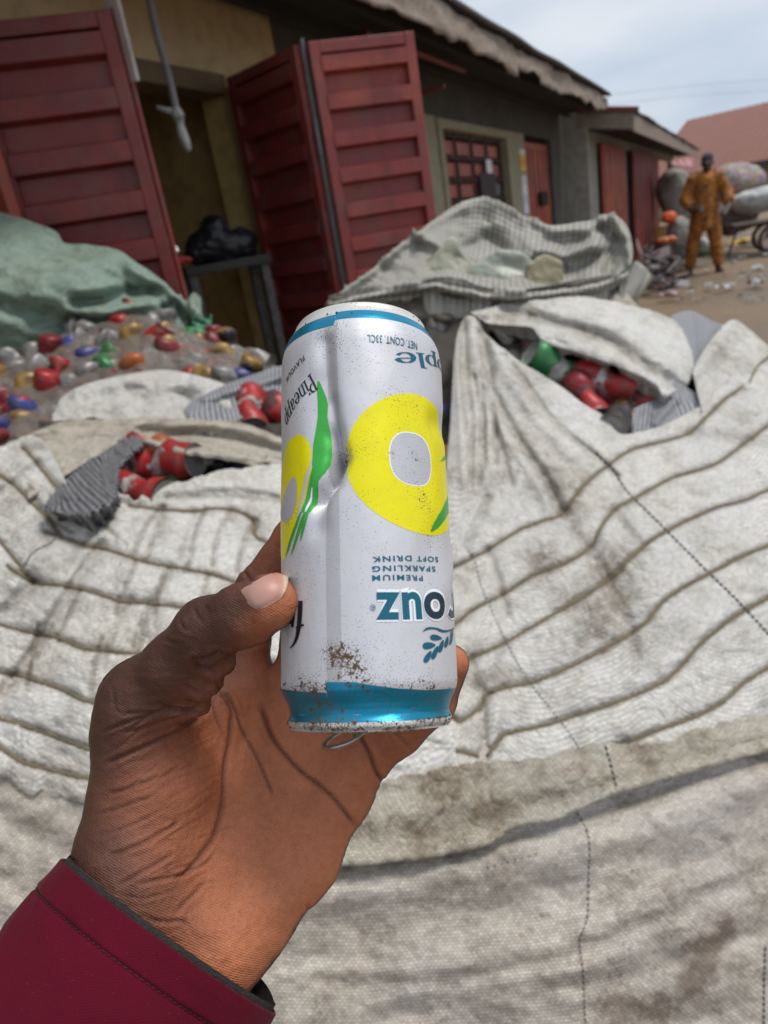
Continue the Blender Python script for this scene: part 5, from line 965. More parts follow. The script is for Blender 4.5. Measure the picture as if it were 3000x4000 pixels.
place_can(985, 1605, 1.56, math.radians(75), .8, 'red', 'red and gold can under the grey gauze behind the held can', var=3, crush=.0085, scale=1.15)
place_can(1050, 1590, 1.58, math.radians(20), .1, 'maroon', 'dark red can beside the red and gold one behind the held can', var=0, crush=.0085, scale=1.15)
place_can(1065, 2015, 1.26, math.radians(30), .3, 'orange', 'orange can in the small hole just left of the held can', var=1, crush=.0085, scale=1.15)
bo2 = P(880, 1815, 1.38)
fn = lambda p: cap(p, P(790, 1800, 1.36), P(980, 1835, 1.38), .032, .03) + 0.02 * noise3(p, 24, 4) + .008 * noise3(p, 60)
V, Q, _g = sdf_mesh(fn, bo2 - .16, bo2 + .16, 0.006); tag(mesh('black_bag', V, Q, M_BLACK), 'shiny black plastic bag stuffed in the torn slit of the left sack', 'bag')

# ================================================================== THE HELD CAN (upside down, tab end low)
TL = math.radians(13.5); RC_ = 0.0290; LC_ = 0.145
Bc = np.array([(1446 - 1500) / F * .2310, (2842 - 2000) / F * .2310, .2310])         # camera coords, centre of the tab end
ca = np.array([-0.030, -math.cos(TL), math.sin(TL)]); ca /= np.linalg.norm(ca)        # axis, up the photo
cf = np.array([0, 0, -1.0]) - (np.array([0, 0, -1.0]) @ ca) * ca; cf /= np.linalg.norm(cf)   # towards the viewer
cr = np.cross(cf, ca); 
if cr[0] < 0: cr = -cr
PROF = [(0, .0232), (.0008, .0255), (.0018, .0266), (.0032, .0266), (.0042, .0261), (.0052, .0258), (.0066, .0260), (.0085, .0267), (.0105, .0278), (.0122, .0286), (.0140, .0290), (.1275, .0290), (.1300, .0288), (.1330, .0283), (.1360, .0272), (.1385, .0259), (.1400, .0250), (.1412, .0244), (.1424, .0242), (.1432, .0236), (.1434, .0224)]
PROF = [(h if h < .02 else h - .0030, r) for h, r in PROF]
ph_, pr_ = np.array(PROF).T
def can_xy(px, py):                                  # photo pixel -> (angle, height) on the undented can
    d = np.array([(px - 1500) / F, (py - 2000) / F, 1.0]); o = -Bc
    dp = d - (d @ ca) * ca; op = o - (o @ ca) * ca
    a = dp @ dp; b = 2 * dp @ op; c = op @ op - RC_ ** 2; disc = b * b - 4 * a * c
    t_ = (-b - math.sqrt(max(disc, 0))) / (2 * a); q = o + t_ * d
    return math.atan2(q @ cr, q @ cf), q @ ca
DENTS = [([(1290, 1560), (1303, 1680), (1316, 1790), (1296, 1870), (1250, 1945)], .0012, .0016, 0), ([(1262, 1330), (1275, 1480), (1292, 1620), (1312, 1740), (1318, 1800)], .0019, .0034, 0), ([(1296, 1690), (1316, 1790), (1292, 1870)], .0022, .0030, 0), ([(1318, 1800), (1290, 1880), (1252, 1930), (1238, 1960)], .0040, .0030, 0), ([(1232, 1500), (1248, 1640), (1262, 1760)], .0016, .0050, 0),
         ([(1225, 1960), (1240, 2060)], .0012, .0040, 0), ([(1700, 1655), (1740, 1670)], .0014, .0045, 0), ([(1640, 2240), (1700, 2100)], .0006, .0050, 0), ([(1775, 2180), (1740, 2300)], -.0008, .005, 0), ([(1420, 2720), (1560, 2740)], .0008, .003, 0)]
DU_ = [(np.array([(lambda q: (q[0] * RC_, q[1]))(can_xy(*p)) for p in pts]), a, w) for pts, a, w, _ in DENTS]
def can_pos(th, h, off=0.0):
    th = np.asarray(th, float); h = np.asarray(h, float)
    R = np.interp(h, ph_, pr_); u = th * RC_
    fade = np.clip((h - .006) / .01, 0, 1) * np.clip((.134 - h) / .01, 0, 1)
    for pts, a, w in DU_:
        dd = polydist(u, h, pts); R = R - a * fade * np.exp(-(dd / w) ** 2)
    R = R - fade * (0.00020 * NZ.fbm(u * 60, h * 45 + 4, 2) + 0.00005 * NZ.fbm(u * 260, h * 160, 2))
    R = R - .0008 * np.clip(1 - h / .006, 0, 1) * NZ(th * 2.5 + 3, h * 0 + 2) + off
    q = Bc + h[..., None] * ca + R[..., None] * (np.cos(th)[..., None] * cf + np.sin(th)[..., None] * cr)
    return q
held = empty('held_can', c2w([Bc])[0], 'upside down slim silver drink can with a yellow pineapple ring, dented and speckled, held up in the hand', 'drink can')
held['label'] = 'slim silver drink can with yellow rings and teal lettering, upside down in the hand'
def mat_can(name, col, metal, rough, metalmix=True):
    t = NT(name); uv = t.tc.outputs['UV']
    def nz(s, d=4, r=.6):
        n = t.n('ShaderNodeTexNoise', Scale=s, Detail=d, Roughness=r); t.l(uv, n.inputs[0]); return n.outputs[0]
    big = nz(55); g = t.attr('grime')
    fine = nz(1700, 3, .6); fine2 = nz(520, 4, .7)
    thr = t.math('SUBTRACT', fine, t.math('MULTIPLY', t.math('SUBTRACT', big, .5), -.35)); thr = t.math('ADD', thr, t.math('MULTIPLY', g, .13))
    sp1 = t.ramp(thr, [(.642, 0), (.68, 1)])
    thr2 = t.math('ADD', t.math('ADD', fine2, t.math('MULTIPLY', t.math('SUBTRACT', big, .5), .25)), t.math('MULTIPLY', g, .19)); sp2 = t.ramp(thr2, [(.70, 0), (.735, 1)])
    haze = t.math('MULTIPLY', t.ramp(t.math('ADD', nz(160, 5, .7), t.math('MULTIPLY', g, .2)), [(.5, 0), (.85, .5)]), .7)
    dirtf = t.math('MAXIMUM', t.math('MULTIPLY', sp1, .85), sp2)
    c = t.mix(haze, col, tuple(x * .7 + .06 for x in col)); dc = t.mix(nz(900, 2), (.045, .025, .012), (.16, .10, .05)); c2 = t.mix(dirtf, c, dc)
    m = t.math('MULTIPLY', t.math('SUBTRACT', 1.0, dirtf), metal)
    bt = t.bump(t.math('ADD', fine2, sp2), .00012, .35)
    # scratches
    return t.out(c2, t.math('ADD', t.math('MULTIPLY', dirtf, .4), rough, True), m, bt)
CMAT = {'silver': mat_can('can silver', (.63, .63, .665), .28, .50), 'seam': mat_can('can seam strip', (.49, .48, .505), .28, .50), 'cyan': mat_can('can cyan', (.0, .25, .42), .65, .32), 'yellow': mat_can('can yellow', (.86, .78, .0), .15, .34),
        'green': mat_can('can green', (.05, .42, .06), .3, .34), 'teal': mat_can('can teal', (.008, .13, .20), .3, .35), 'navy': mat_can('can navy', (.012, .045, .07), .3, .35), 'black': mat_can('can black', (.012, .014, .018), .2, .4), 'white': mat_can('can white', (.9, .92, .95), .1, .35), 'rim': mat_can('can rim', (.66, .65, .61), .35, .42), 'hole': mat_can('ring core', (.54, .54, .575), .28, .48)}
CK = list(CMAT)
cV = []; cF = []; cM = []; cU = []; cG = []; cn = 0
GR = [(1380, 2600, .0048, 1.0), (1330, 2560, .004, .75), (1290, 2540, .004, .5), (1330, 1780, .0035, .8), (1620, 1780, .0028, .8), (1530, 1770, .002, .6), (1600, 1950, .006, .35), (1660, 1960, .004, .5), (1370, 2780, .012, .35), (1600, 2790, .012, .4), (1200, 2760, .01, .45), (1300, 1240, .010, .3), (1550, 1220, .012, .25), (1180, 2660, .006, .3), (1450, 1650, .012, .15), (1250, 2150, .01, .15), (1720, 2700, .006, .4)]
GRu = [((can_xy(x, y)[0] * RC_, can_xy(x, y)[1]), r, a) for x, y, r, a in GR]
def grime(u, h):
    s = 0.1 * (h < .012) + 0 * u
    for (c, r, a) in GRu: s = s + a * np.exp(-((u - c[0]) ** 2 + (h - c[1]) ** 2) / r ** 2)
    return s + .6 * np.clip(1 - h / .005, 0, 1) + .25 * np.clip(1 - np.abs(h - .0135) / .003, 0, 1)
def can_add(u, h, faces, key, off):
    global cn
    u = np.asarray(u, float); h = np.asarray(h, float); V = c2w(can_pos(u / RC_, h, off)); cV.append(V); cU.append(np.stack([u, h], 1)); cG.append(grime(u, h))
    for f in faces: cF.append([i + cn for i in f]); cM.append(CK.index(key))
    cn += len(u)
# body skin
seamL = can_xy(1270, 2400)[0] * RC_; seamR = can_xy(1328, 2400)[0] * RC_
nth = 380; hs = np.concatenate([np.linspace(0, .015, 26), np.linspace(.0158, .1245, 150), np.linspace(.1252, .1404, 26)]); ths = np.linspace(-math.pi, math.pi, nth, endpoint=False)
# align a grid column with the printed seam
HH, TT = np.meshgrid(hs, ths, indexing='ij'); idx = np.arange(HH.size).reshape(HH.shape)
_bl = np.array([[can_xy(x, y)[0] * RC_, can_xy(x, y)[1]] for x, y in ((1105, 2692), (1180, 2702), (1269, 2706), (1271, 2664), (1380, 2664), (1450, 2676), (1560, 2690), (1680, 2696), (1760, 2690))])
bandlow = lambda u: np.interp(u, _bl[:, 0], _bl[:, 1])
bh = can_xy(1560, 1216)[1]; bh2 = can_xy(1560, 1240)[1]
for i in range(len(hs) - 1):
    for j in range(nth):
        j2 = (j + 1) % nth; u = ths[j] * RC_; h = hs[i]
        key = 'silver'
        if h < .0034: key = 'rim'
        elif seamL <= u <= seamR: key = 'seam'
        if h > .1335: key = 'rim'
        cF.append([idx[i, j], idx[i, j2], idx[i + 1, j2], idx[i + 1, j]]); cM.append(CK.index(key))
u_ = (TT * RC_).ravel(); h_ = HH.ravel(); cV.append(c2w(can_pos(TT.ravel(), h_))); cU.append(np.stack([u_, h_], 1)); cG.append(grime(u_, h_)); cn += len(u_)
def strip(us, h0, h1, key, off=.00005, n=14):
    us = np.asarray(us, float); h0 = np.broadcast_to(h0, us.shape); h1 = np.broadcast_to(h1, us.shape); f = np.linspace(0, 1, n)[:, None]
    Hh = h0[None] * (1 - f) + h1[None] * f; Uu = np.broadcast_to(us[None], Hh.shape); m = len(us); ix = np.arange(m * n).reshape(n, m)
    can_add(Uu.ravel(), Hh.ravel(), np.stack([ix[:-1, :-1], ix[:-1, 1:], ix[1:, 1:], ix[1:, :-1]], -1).reshape(-1, 4).tolist(), key, off)
full = np.linspace(-math.pi, math.pi, 420) * RC_
strip(full, .0031, bandlow(full), 'cyan', n=28)
e_ = full > seamR
up0 = np.where(full > seamR - .0008, bh2 - .0008, bh2 - .0030); up1 = np.where(full > seamR - .0008, bh + .0008, bh - .0004)
strip(full, up0, up1, 'cyan', n=10)
GRID = 0.0011
def can_poly(pts, key, off=.00008):                   # flat polygon in (u, h) -> fine mesh on the can
    bm = bmesh.new(); tri = tessellate_polygon([[Vector((p[0], p[1], 0)) for p in pts]]); vs = [bm.verts.new((p[0], p[1], 0)) for p in pts]
    for a, b, c in tri:
        try: bm.faces.new((vs[a], vs[b], vs[c]))
        except ValueError: pass
    can_bm(bm, key, off)
def can_bm(bm, key, off):
    P_ = np.array([v.co[:] for v in bm.verts]); lo = P_.min(0); hi = P_.max(0)
    for ax in (0, 1):
        for k in range(int(math.floor(lo[ax] / GRID)) + 1, int(math.ceil(hi[ax] / GRID))):
            co = [0, 0, 0]; no = [0, 0, 0]; co[ax] = k * GRID; no[ax] = 1
            bmesh.ops.bisect_plane(bm, geom=bm.verts[:] + bm.edges[:] + bm.faces[:], plane_co=co, plane_no=no, dist=1e-8)
    bm.verts.ensure_lookup_table(); bm.verts.index_update(); q = np.array([v.co[:] for v in bm.verts])
    fs = []
    for f in bm.faces:
        ids = [v.index for v in f.verts]; fs.append(ids if f.normal.z > 0 else ids[::-1])
    bm.free(); can_add(q[:, 0], q[:, 1], fs, key, off)
def uvp(L): return [(lambda q: (q[0] * RC_, q[1]))(can_xy(x, y)) for x, y in L]
# yellow ring (front) and its core
uL, hL = uvp([(1346, 1770)])[0]; uT, hT = uvp([(1575, 1528)])[0]; uB, hB = uvp([(1586, 2079)])[0]
rh = (hT - hB) / 2; hc = (hT + hB) / 2; uc = uL + rh * 1.02
def superell(uc, hc, ru, rh, n=72, p=2.0): a = np.linspace(0, 2 * np.pi, n, endpoint=False); c = np.cos(a); s = np.sin(a); return [(uc + ru * np.sign(x) * abs(x) ** (2 / p), hc + rh * np.sign(y) * abs(y) ** (2 / p)) for x, y in zip(c, s)]
uc = uL + rh * 1.14; can_poly(superell(uc, hc, rh * 1.14, rh), 'yellow')
q = uvp([(1525, 1800), (1681, 1790), (1615, 1694), (1610, 1892)]); can_poly(superell((q[0][0] + q[1][0]) / 2, (q[2][1] + q[3][1]) / 2, (q[1][0] - q[0][0]) / 2 + .0004, (q[2][1] - q[3][1]) / 2 + .0004, 48, 2.5), 'white', .00012)
can_poly(superell((q[0][0] + q[1][0]) / 2, (q[2][1] + q[3][1]) / 2, (q[1][0] - q[0][0]) / 2, (q[2][1] - q[3][1]) / 2, 48, 2.5), 'hole', .00016)
Z6 = lambda L: [(1000 + x * .5425, 1100 + y * .5425) for x, y in L]; Z7 = lambda L: [(1000 + x * .5425, 2000 + y * .5425) for x, y in L]
# left ring seen edge-on, extended round the side
lr = uvp(Z6([(290, 1103), (330, 1105), (362, 1135), (385, 1190), (393, 1240), (388, 1290), (372, 1350), (350, 1400), (335, 1470), (315, 1560), (300, 1659)])) + uvp(Z7([(288, 60), (265, 150), (240, 240), (222, 300), (205, 345)]))
lr = lr + [(lr[-1][0] - .012, lr[-1][1] + .004), (lr[0][0] - .03, (lr[0][1] + lr[-1][1]) / 2), (lr[0][0] - .006, lr[0][1] - .001)]
can_poly(lr, 'yellow')
lh = uvp(Z6([(275, 1402), (292, 1430), (297, 1500), (290, 1600), (275, 1650)])) + uvp(Z7([(262, 30), (235, 70), (212, 82)])); lh = lh + [(lh[-1][0] - .012, lh[-1][1] + .006), (lh[0][0] - .012, lh[0][1] - .008), (lh[0][0] - .003, lh[0][1] - .0006)]
can_poly(lh, 'hole', .00013)
can_poly(uvp(Z6([(430, 700), (445, 735), (462, 775), (480, 820), (490, 860), (487, 950), (500, 1060), (510, 1150), (514, 1230), (508, 1300), (480, 1370), (440, 1430), (420, 1500), (395, 1590), (372, 1659), (322, 1659), (350, 1560), (385, 1430), (398, 1330), (400, 1180), (412, 1080), (424, 960), (422, 850), (415, 760), (418, 712)])), 'green', .00013)
def brush(pts, w, key, off=.00016):
    q = smoothline(pts, n=22); t_ = np.gradient(q, axis=0); t_ /= np.linalg.norm(t_, axis=1)[:, None]; nn = np.stack([-t_[:, 1], t_[:, 0]], 1); ww = w * np.sin(np.linspace(.25, math.pi - .05, 22))[:, None] ** .7
    can_poly(uvp(list(map(tuple, q + nn * ww)) + list(map(tuple, (q - nn * ww)[::-1]))), key, off)
for a in ([(395, 1480), (350, 1659)], [(372, 1560), (345, 1659)]): brush(Z6(a), 2.2, 'white', .00019)
brush(Z6([(402, 1330), (375, 1430), (345, 1540), (318, 1659)]), 3.0, 'yellow', .00019)
brush(Z7([(322, 0), (290, 90), (250, 200), (214, 318)]), 5, 'green'); brush(Z7([(345, 0), (320, 90), (290, 190), (252, 308)]), 5.5, 'green'); brush(Z7([(366, -40), (352, 40), (336, 120), (320, 208)]), 6, 'green')
# green leaves at the right of the ring
can_poly(uvp(Z6([(1392, 1218), (1372, 1238), (1345, 1268), (1322, 1296), (1350, 1290), (1384, 1270)])), 'green', .00014)
can_poly(uvp(Z6([(1398, 1490), (1380, 1530), (1355, 1590), (1330, 1650)]) + Z7([(1310, 20), (1285, 75), (1262, 135), (1275, 142), (1310, 120), (1345, 70), (1370, 30)]) + Z6([(1400, 1655), (1410, 1600)])), 'green', .00014)
# lettering
VF = bpy.data.curves.new('letters', 'FONT'); VFo = bpy.data.objects.new('letters', VF)
def text_bm(s, bold=0.0, space=1.0, res=6):
    c = bpy.data.curves.new('t', 'FONT'); c.body = s; c.size = 1.0; c.offset = bold; c.space_character = space; c.resolution_u = res; o = bpy.data.objects.new('t', c); COL.objects.link(o)
    dg = bpy.context.evaluated_depsgraph_get(); me = o.evaluated_get(dg).to_mesh(); bm = bmesh.new(); bm.from_mesh(me); o.evaluated_get(dg).to_mesh_clear(); bpy.data.objects.remove(o)
    bmesh.ops.remove_doubles(bm, verts=bm.verts[:], dist=1e-5); bmesh.ops.triangulate(bm, faces=bm.faces[:]); return bm
def can_text(s, pr, pl, xh, key, bold=0.0, space=1.0, off=.0002, shear=0.0, sx_=None):
    """upside-down text: first letter starts at photo point pr (its baseline), last ends at pl; xh = cap height in metres"""
    a = np.array(uvp([pr])[0]); b = np.array(uvp([pl])[0]); bm = text_bm(s, bold, space); q = np.array([v.co[:] for v in bm.verts]); x0, x1 = q[:, 0].min(), q[:, 0].max(); hcap = .73 if s.upper() == s else .73
    d = b - a; L = np.linalg.norm(d); d /= L; n = np.array([d[1], -d[0]]); n = n if n[1] < 0 else -n
    for v in bm.verts:
        x = (v.co.x - x0) / (x1 - x0); y = v.co.y / hcap; p = a + d * (x * L) + n * (y * xh) + d * (shear * y * xh); v.co = (p[0], p[1], 0)
    can_bm(bm, key, off)
can_text('NET. CONT. 33CL', (1627, 1340), (1434, 1308), .0029, 'teal', .0, 1.0)
can_text('SOFT DRINK', (1712, 2176), (1453, 2176), .0017, 'teal', .018, 1.25)
can_text('SPARKLING', (1701, 2213), (1453, 2213), .0017, 'teal', .018, 1.25)
can_text('PREMIUM', (1655, 2248), (1453, 2248), .0017, 'teal', .018, 1.25)
can_text('FLAVOUR', (1186, 1388), (1119, 1480), .0022, 'black', .01, 1.1)
# wordmark, letter by letter: teal turning to navy
ym = 2320
for ch, x0, x1, key in (('z', 1560, 1466, 'teal'), ('u', 1642, 1567, 'teal'), ('o', 1729, 1650, 'navy'), ('r', 1776, 1738, 'navy')):
    for bd, kk, of in ((.075, 'white', .00016), (.030, key, .00024)):
        ex = 3.0 if kk == 'white' else 0
        can_text(ch, (x0 + ex, ym - ex * .6), (x1 - ex, ym - ex * .6), .0118, kk, bd, 1.0, of)
can_text('®', (1467, 2362), (1445, 2362), .0019, 'teal', .0, 1.0)
can_text('fa', (1178, 2352), (1121, 2452), .0150, 'black', .02, 1.0) if False else None
# the repeat of the wordmark on the left side: f, then a going under the thumb
def stroke_poly(L, w, key, off=.0002):
    q = smoothline(L, n=24); t_ = np.gradient(q, axis=0); t_ /= np.linalg.norm(t_, axis=1)[:, None] + 1e-9; nn = np.stack([-t_[:, 1], t_[:, 0]], 1); w = np.interp(np.linspace(0, 1, 24), np.linspace(0, 1, len(w)), w)[:, None]
    A = q + nn * w; Bq = q - nn * w; uA = uvp(A); uB_ = uvp(Bq)
    for i in range(23): can_poly([uA[i], uA[i + 1], uB_[i + 1], uB_[i]], key, off)
stroke_poly(Z7([(322, 640), (318, 740), (308, 840), (292, 910), (268, 955), (242, 980)]), [9, 9, 9, 8, 6, 2], 'black')
stroke_poly(Z7([(346, 812), (318, 822), (288, 835)]), [4, 4.5, 4], 'black')
stroke_poly(Z7([(278, 690), (268, 760), (262, 830)]), [6, 6, 5], 'black'); stroke_poly(Z7([(278, 700), (250, 740), (238, 790), (262, 800), (272, 780)]), [4, 5, 5, 4, 3], 'black')
# serif lettering: "pple" (right, going round the side) and "Pineapp" (left, slanting)
def arc(cx, cy, rx, ry, a0, a1, wmin, wmax, n=20):
    a = np.radians(np.linspace(a0, a1, n)); w = wmin + (wmax - wmin) * np.abs(np.cos(a)); c = np.stack([cx + rx * np.cos(a), cy + ry * np.sin(a)], 1); nn = np.stack([np.cos(a), np.sin(a)], 1); A = c + nn * w[:, None] / 2; Bq = c - nn * w[:, None] / 2
    return [[tuple(A[i]), tuple(A[i + 1]), tuple(Bq[i + 1]), tuple(Bq[i])] for i in range(n - 1)]
def rect(x0, y0, x1, y1): return [[(x0, y0), (x1, y0), (x1, y1), (x0, y1)]]
GL = {'p': (rect(.12, -.42, .30, .98) + rect(.02, -.48, .42, -.40) + rect(.0, .90, .14, .98) + arc(.46, .5, .30, .46, -150, 150, .06, .20), .86), 'l': (rect(.12, 0, .30, 1.42) + rect(.02, 0, .40, .07) + rect(.0, 1.36, .14, 1.44), .44),
      'e': (arc(.42, .5, .32, .46, 10, 325, .06, .20) + rect(.16, .52, .74, .60), .84), 'a': (arc(.34, .30, .22, .26, 0, 360, .06, .16) + rect(.50, .0, .66, .72) + arc(.36, .70, .22, .26, 0, 150, .06, .16) + rect(.6, 0, .76, .07), .80),
      'n': (rect(.10, 0, .27, .96) + rect(.0, .0, .38, .07) + rect(.0, .90, .12, .97) + arc(.42, .62, .24, .32, 0, 170, .06, .18) + rect(.58, 0, .75, .64) + rect(.50, 0, .85, .07), .90), 'i': (rect(.10, 0, .28, .96) + rect(.0, 0, .38, .07) + rect(.0, .90, .12, .97) + rect(.09, 1.15, .28, 1.34), .42), 'P': (rect(.12, 0, .33, 1.40) + rect(0, 0, .45, .08) + rect(0, 1.33, .2, 1.41) + arc(.42, 1.03, .36, .34, -95, 95, .07, .20), .86)}
def serif(word, pr, pl, xh, key, shear=0.0):
    a = np.array(uvp([pr])[0]); b = np.array(uvp([pl])[0]); d = b - a; L = np.linalg.norm(d); d /= L; n = np.array([d[1], -d[0]]); n = n if n[1] < 0 else -n
    tot = sum(GL[c][1] for c in word); x = 0
    for c in word:
        for k, pl_ in enumerate(GL[c][0]):
            pts = []
            for (gx, gy) in pl_: 
                p = a + d * ((x + gx) / tot * L) + n * gy * xh + d * shear * gy * xh; pts.append((p[0], p[1]))
            can_poly(pts, key, .0002 + .000004 * (k % 7))
        x += GL[c][1]
serif('pple', (1728, 1416), (1533, 1378), .0037, 'teal')
serif('Pineapp', (1209, 1455), (1114, 1630), .0042, 'black', 0.25)
# wheat mark
def leaf(c, ang, L, W_, key='teal'):
    a = np.linspace(0, 2 * math.pi, 26, endpoint=False); x = np.cos(a) * L; y = np.sin(a) * W_ * (1 - .35 * np.cos(a)); c_, s_ = math.cos(math.radians(ang)), math.sin(math.radians(ang))
    can_poly(uvp([(c[0] + x_ * c_ - y_ * s_, c[1] + x_ * s_ + y_ * c_) for x_, y_ in zip(x, y)]), key, .0002)
for (x, y, a, L, w) in ((1292, 905, 8, 42, 20), (1243, 962, -5, 46, 24), (1235, 1042, -62, 48, 19), (1285, 1012, -68, 52, 17), (1328, 966, -72, 48, 15), (1366, 935, -78, 42, 12), (1400, 912, -75, 46, 9)): leaf((1000 + x * .5425, 2000 + y * .5425), a, L * .5425, w * .5425)
stroke_poly(Z7([(1200, 862), (1225, 842), (1260, 836), (1300, 842), (1340, 858), (1380, 855), (1400, 845)]), [1.2, 5, 4, 4, 5, 4, 2], 'teal')
stroke_poly(Z7([(1418, 832), (1405, 860), (1392, 900)]), [3, 4, 2], 'teal')
bpy.data.objects.remove(VFo)
# assemble the body
allV = np.concatenate([cV[i] for i in range(len(cV))]); ordU = np.concatenate(cU); ordG = np.concatenate(cG)
mesh('body', allV, cF, [CMAT[k] for k in CK], held, True, cM, {'grime': np.clip(ordG, 0, 1.2)}, ordU)
# ends: domed base (top of the photo) and lid with pull tab
def disc(name, prof, mat, n=96):
    V = []; Uq = []
    for (r, h) in prof:
        a = np.linspace(0, 2 * np.pi, n, endpoint=False); V.append(Bc + h * ca + r * (np.cos(a)[:, None] * cf + np.sin(a)[:, None] * cr)); Uq.append(np.stack([r * np.cos(a), r * np.sin(a)], 1))
    ix = np.arange(len(prof) * n).reshape(len(prof), n); Fq = [(ix[i, j], ix[i, (j + 1) % n], ix[i + 1, (j + 1) % n], ix[i + 1, j]) for i in range(len(prof) - 1) for j in range(n)] + [list(ix[-1])]
    V = np.concatenate(V); return mesh(name, c2w(V), Fq, mat, held, True, None, {'grime': np.full(len(V), .25)}, np.concatenate(Uq))
disc('base', [(.0224, .1404), (.0219, .1402), (.0214, .1394), (.0205, .1375), (.018, .1350), (.012, .1325), (.004, .1315)], CMAT['rim'])
disc('lid', [(.0256, .0004), (.0250, .0010), (.0244, .0040), (.0238, .0052), (.0228, .0050), (.0222, .0036), (.010, .0034), (.001, .0034)], CMAT['rim'])
TBm = NT('tab metal'); TBm.out(TBm.mix(TBm.ramp(TBm.noise(900, 4, .7), [(.55, 0), (.65, 1)]), (.42, .41, .40), (.07, .05, .03)), .28, .9); TBm = TBm.m
c0 = Bc - cr * .0085 - ca * .0026 + cf * .004; tdir = -cr * .93 - ca * .33; tdir /= np.linalg.norm(tdir); tw_ = cf * .93 - ca * .36; tw_ /= np.linalg.norm(tw_)
a = np.linspace(0, 2 * math.pi, 48); loop = [c0 + tdir * (.0066 * math.cos(x)) + tw_ * .0052 * math.sin(x) * (1 - .15 * math.cos(x)) for x in a]
mb = MB(); mb.tube(c2w(loop), .00072, 10, cap=False); mb.build('pull_tab', TBm, held, True)
mb = MB(); mb.tube(c2w([c0 - tdir * .0045 - tw_ * .004, c0 - tdir * .0045 + tw_ * .004]), .0010, 10); mb.tube(c2w([c0 - tdir * .010, c0 - tdir * .0045]), .0016, 12); mb.build('rivet', TBm, held, True)
# crumbs of soil clinging to the rims
mb = MB(); rg = np.random.default_rng(4)
for k in range(170):
    th = rg.uniform(-2.0, 2.0); h = rg.choice([rg.uniform(.0000, .0035), rg.uniform(.012, .015), rg.uniform(.133, .1395)], p=[.62, .23, .15])
    c = c2w([can_pos(np.array(th), np.array(h), .0001)])[0]; s = rg.uniform(.00015, .00055); ic = [(1, 0, 0), (-1, 0, 0), (0, 1, 0), (0, -1, 0), (0, 0, 1), (0, 0, -1)]
    mb.add([c + np.array(v) * s * rg.uniform(.5, 1.3) for v in ic], [(0, 2, 4), (2, 1, 4), (1, 3, 4), (3, 0, 4), (2, 0, 5), (1, 2, 5), (3, 1, 5), (0, 3, 5)])
o = mb.build('soil_crumbs', mat_plain('soil', (.07, .045, .025), .95, .5, 900, bump=.0001), held); o['kind'] = 'stuff'

# ================================================================== THE HAND
def HP(L): return [((sx - 1500) / F * d, (sy - 2000) / F * d, d, r / 1000) for sx, sy, d, r in L]
def _ar(c, k=.10, r=.0185):
    a = np.array(HP([c])[0][:3]); v = np.array([-.565, .79, -.60]); v /= np.linalg.norm(v); q = np.array([(655 - 1500) / F * .245, (3652 - 2000) / F * .245, .245]) + v * k; b = a * .35 + (q + (a - np.array([(655 - 1500) / F * .245, (3652 - 2000) / F * .245, .245])) * .6) * .65; return [(*a, .019), (*b, r)]
AR1 = _ar((505, 3500, .248, 20)); AR2 = _ar((800, 3700, .252, 20))
palmA = [HP([(505, 3500, .248, 20), (560, 3340, .255, 22.5), (600, 3080, .262, 21.5), (552, 2860, .260, 16.5), (548, 2740, .255, 13.5)]),
         HP([(800, 3700, .252, 19), (960, 3560, .262, 17.5), (1170, 3340, .275, 15), (1320, 3090, .285, 13), (1400, 2960, .285, 11.5)]),
         HP([(650, 3600, .25, 19), (900, 3250, .275, 16), (1120, 2840, .298, 12.5), (1170, 2720, .303, 11)]), HP([(800, 3500, .262, 18), (1100, 3080, .288, 14), (1290, 2850, .296, 12)]),
         HP([(620, 3200, .268, 18), (850, 2850, .293, 13), (960, 2680, .303, 11)]), HP([(600, 2800, .268, 11), (800, 2790, .285, 9), (950, 2700, .298, 10)]), AR1, AR2]
fingers = [HP([(945, 2650, .304, 10.4), (978, 2420, .305, 9.2), (1010, 2305, .304, 9.6), (1150, 2110, .300, 8.8), (1290, 1990, .296, 7.6)]), HP([(1160, 2690, .303, 10), (1190, 2470, .303, 9.3), (1350, 2280, .300, 8.8), (1520, 2200, .29, 7.5)]),
           HP([(1290, 2820, .297, 10), (1420, 2600, .295, 9), (1580, 2450, .287, 8.5), (1680, 2400, .279, 7.5)]), HP([(1400, 2960, .286, 10.5), (1560, 2850, .279, 9.5), (1690, 2735, .270, 8.7), (1758, 2592, .262, 7.2)])]
thumb = HP([(560, 2735, .256, 13.5), (690, 2600, .245, 11.2), (812, 2462, .235, 10.5), (950, 2404, .2275, 9.4), (1050, 2352, .2225, 9.1)])
tb1 = HP([(840, 2600, .238, 5.6), (872, 2590, .238, 4.2)]); tb2 = HP([(790, 2668, .242, 6.5), (815, 2660, .242, 5.0)]); tb3 = HP([(735, 2740, .249, 7), (765, 2745, .249, 5)])
def hand_sdf(p):
    r = None
    for c in palmA:
        d = chain(p, c, .006); r = d if r is None else smin(r, d, .011)
    th = chain(p, thumb, .004)
    for b in (tb1, tb2, tb3): th = smin(th, chain(p, b, .002), .0035)
    out = smin(r, th, .009)
    fs = None
    for c in fingers:
        d = smin(r, chain(p, c, .003), .006); out = np.minimum(out, d)
    return out
V, Q, Gn = sdf_mesh(hand_sdf, (-.135, .0, .19), (.045, .205, .335), .00078)
pxs = 1500 + F * V[:, 0] / V[:, 2]; pys = 2000 + F * V[:, 1] / V[:, 2]; vw = -V / np.linalg.norm(V, axis=1)[:, None]; fac = (Gn * vw).sum(1)
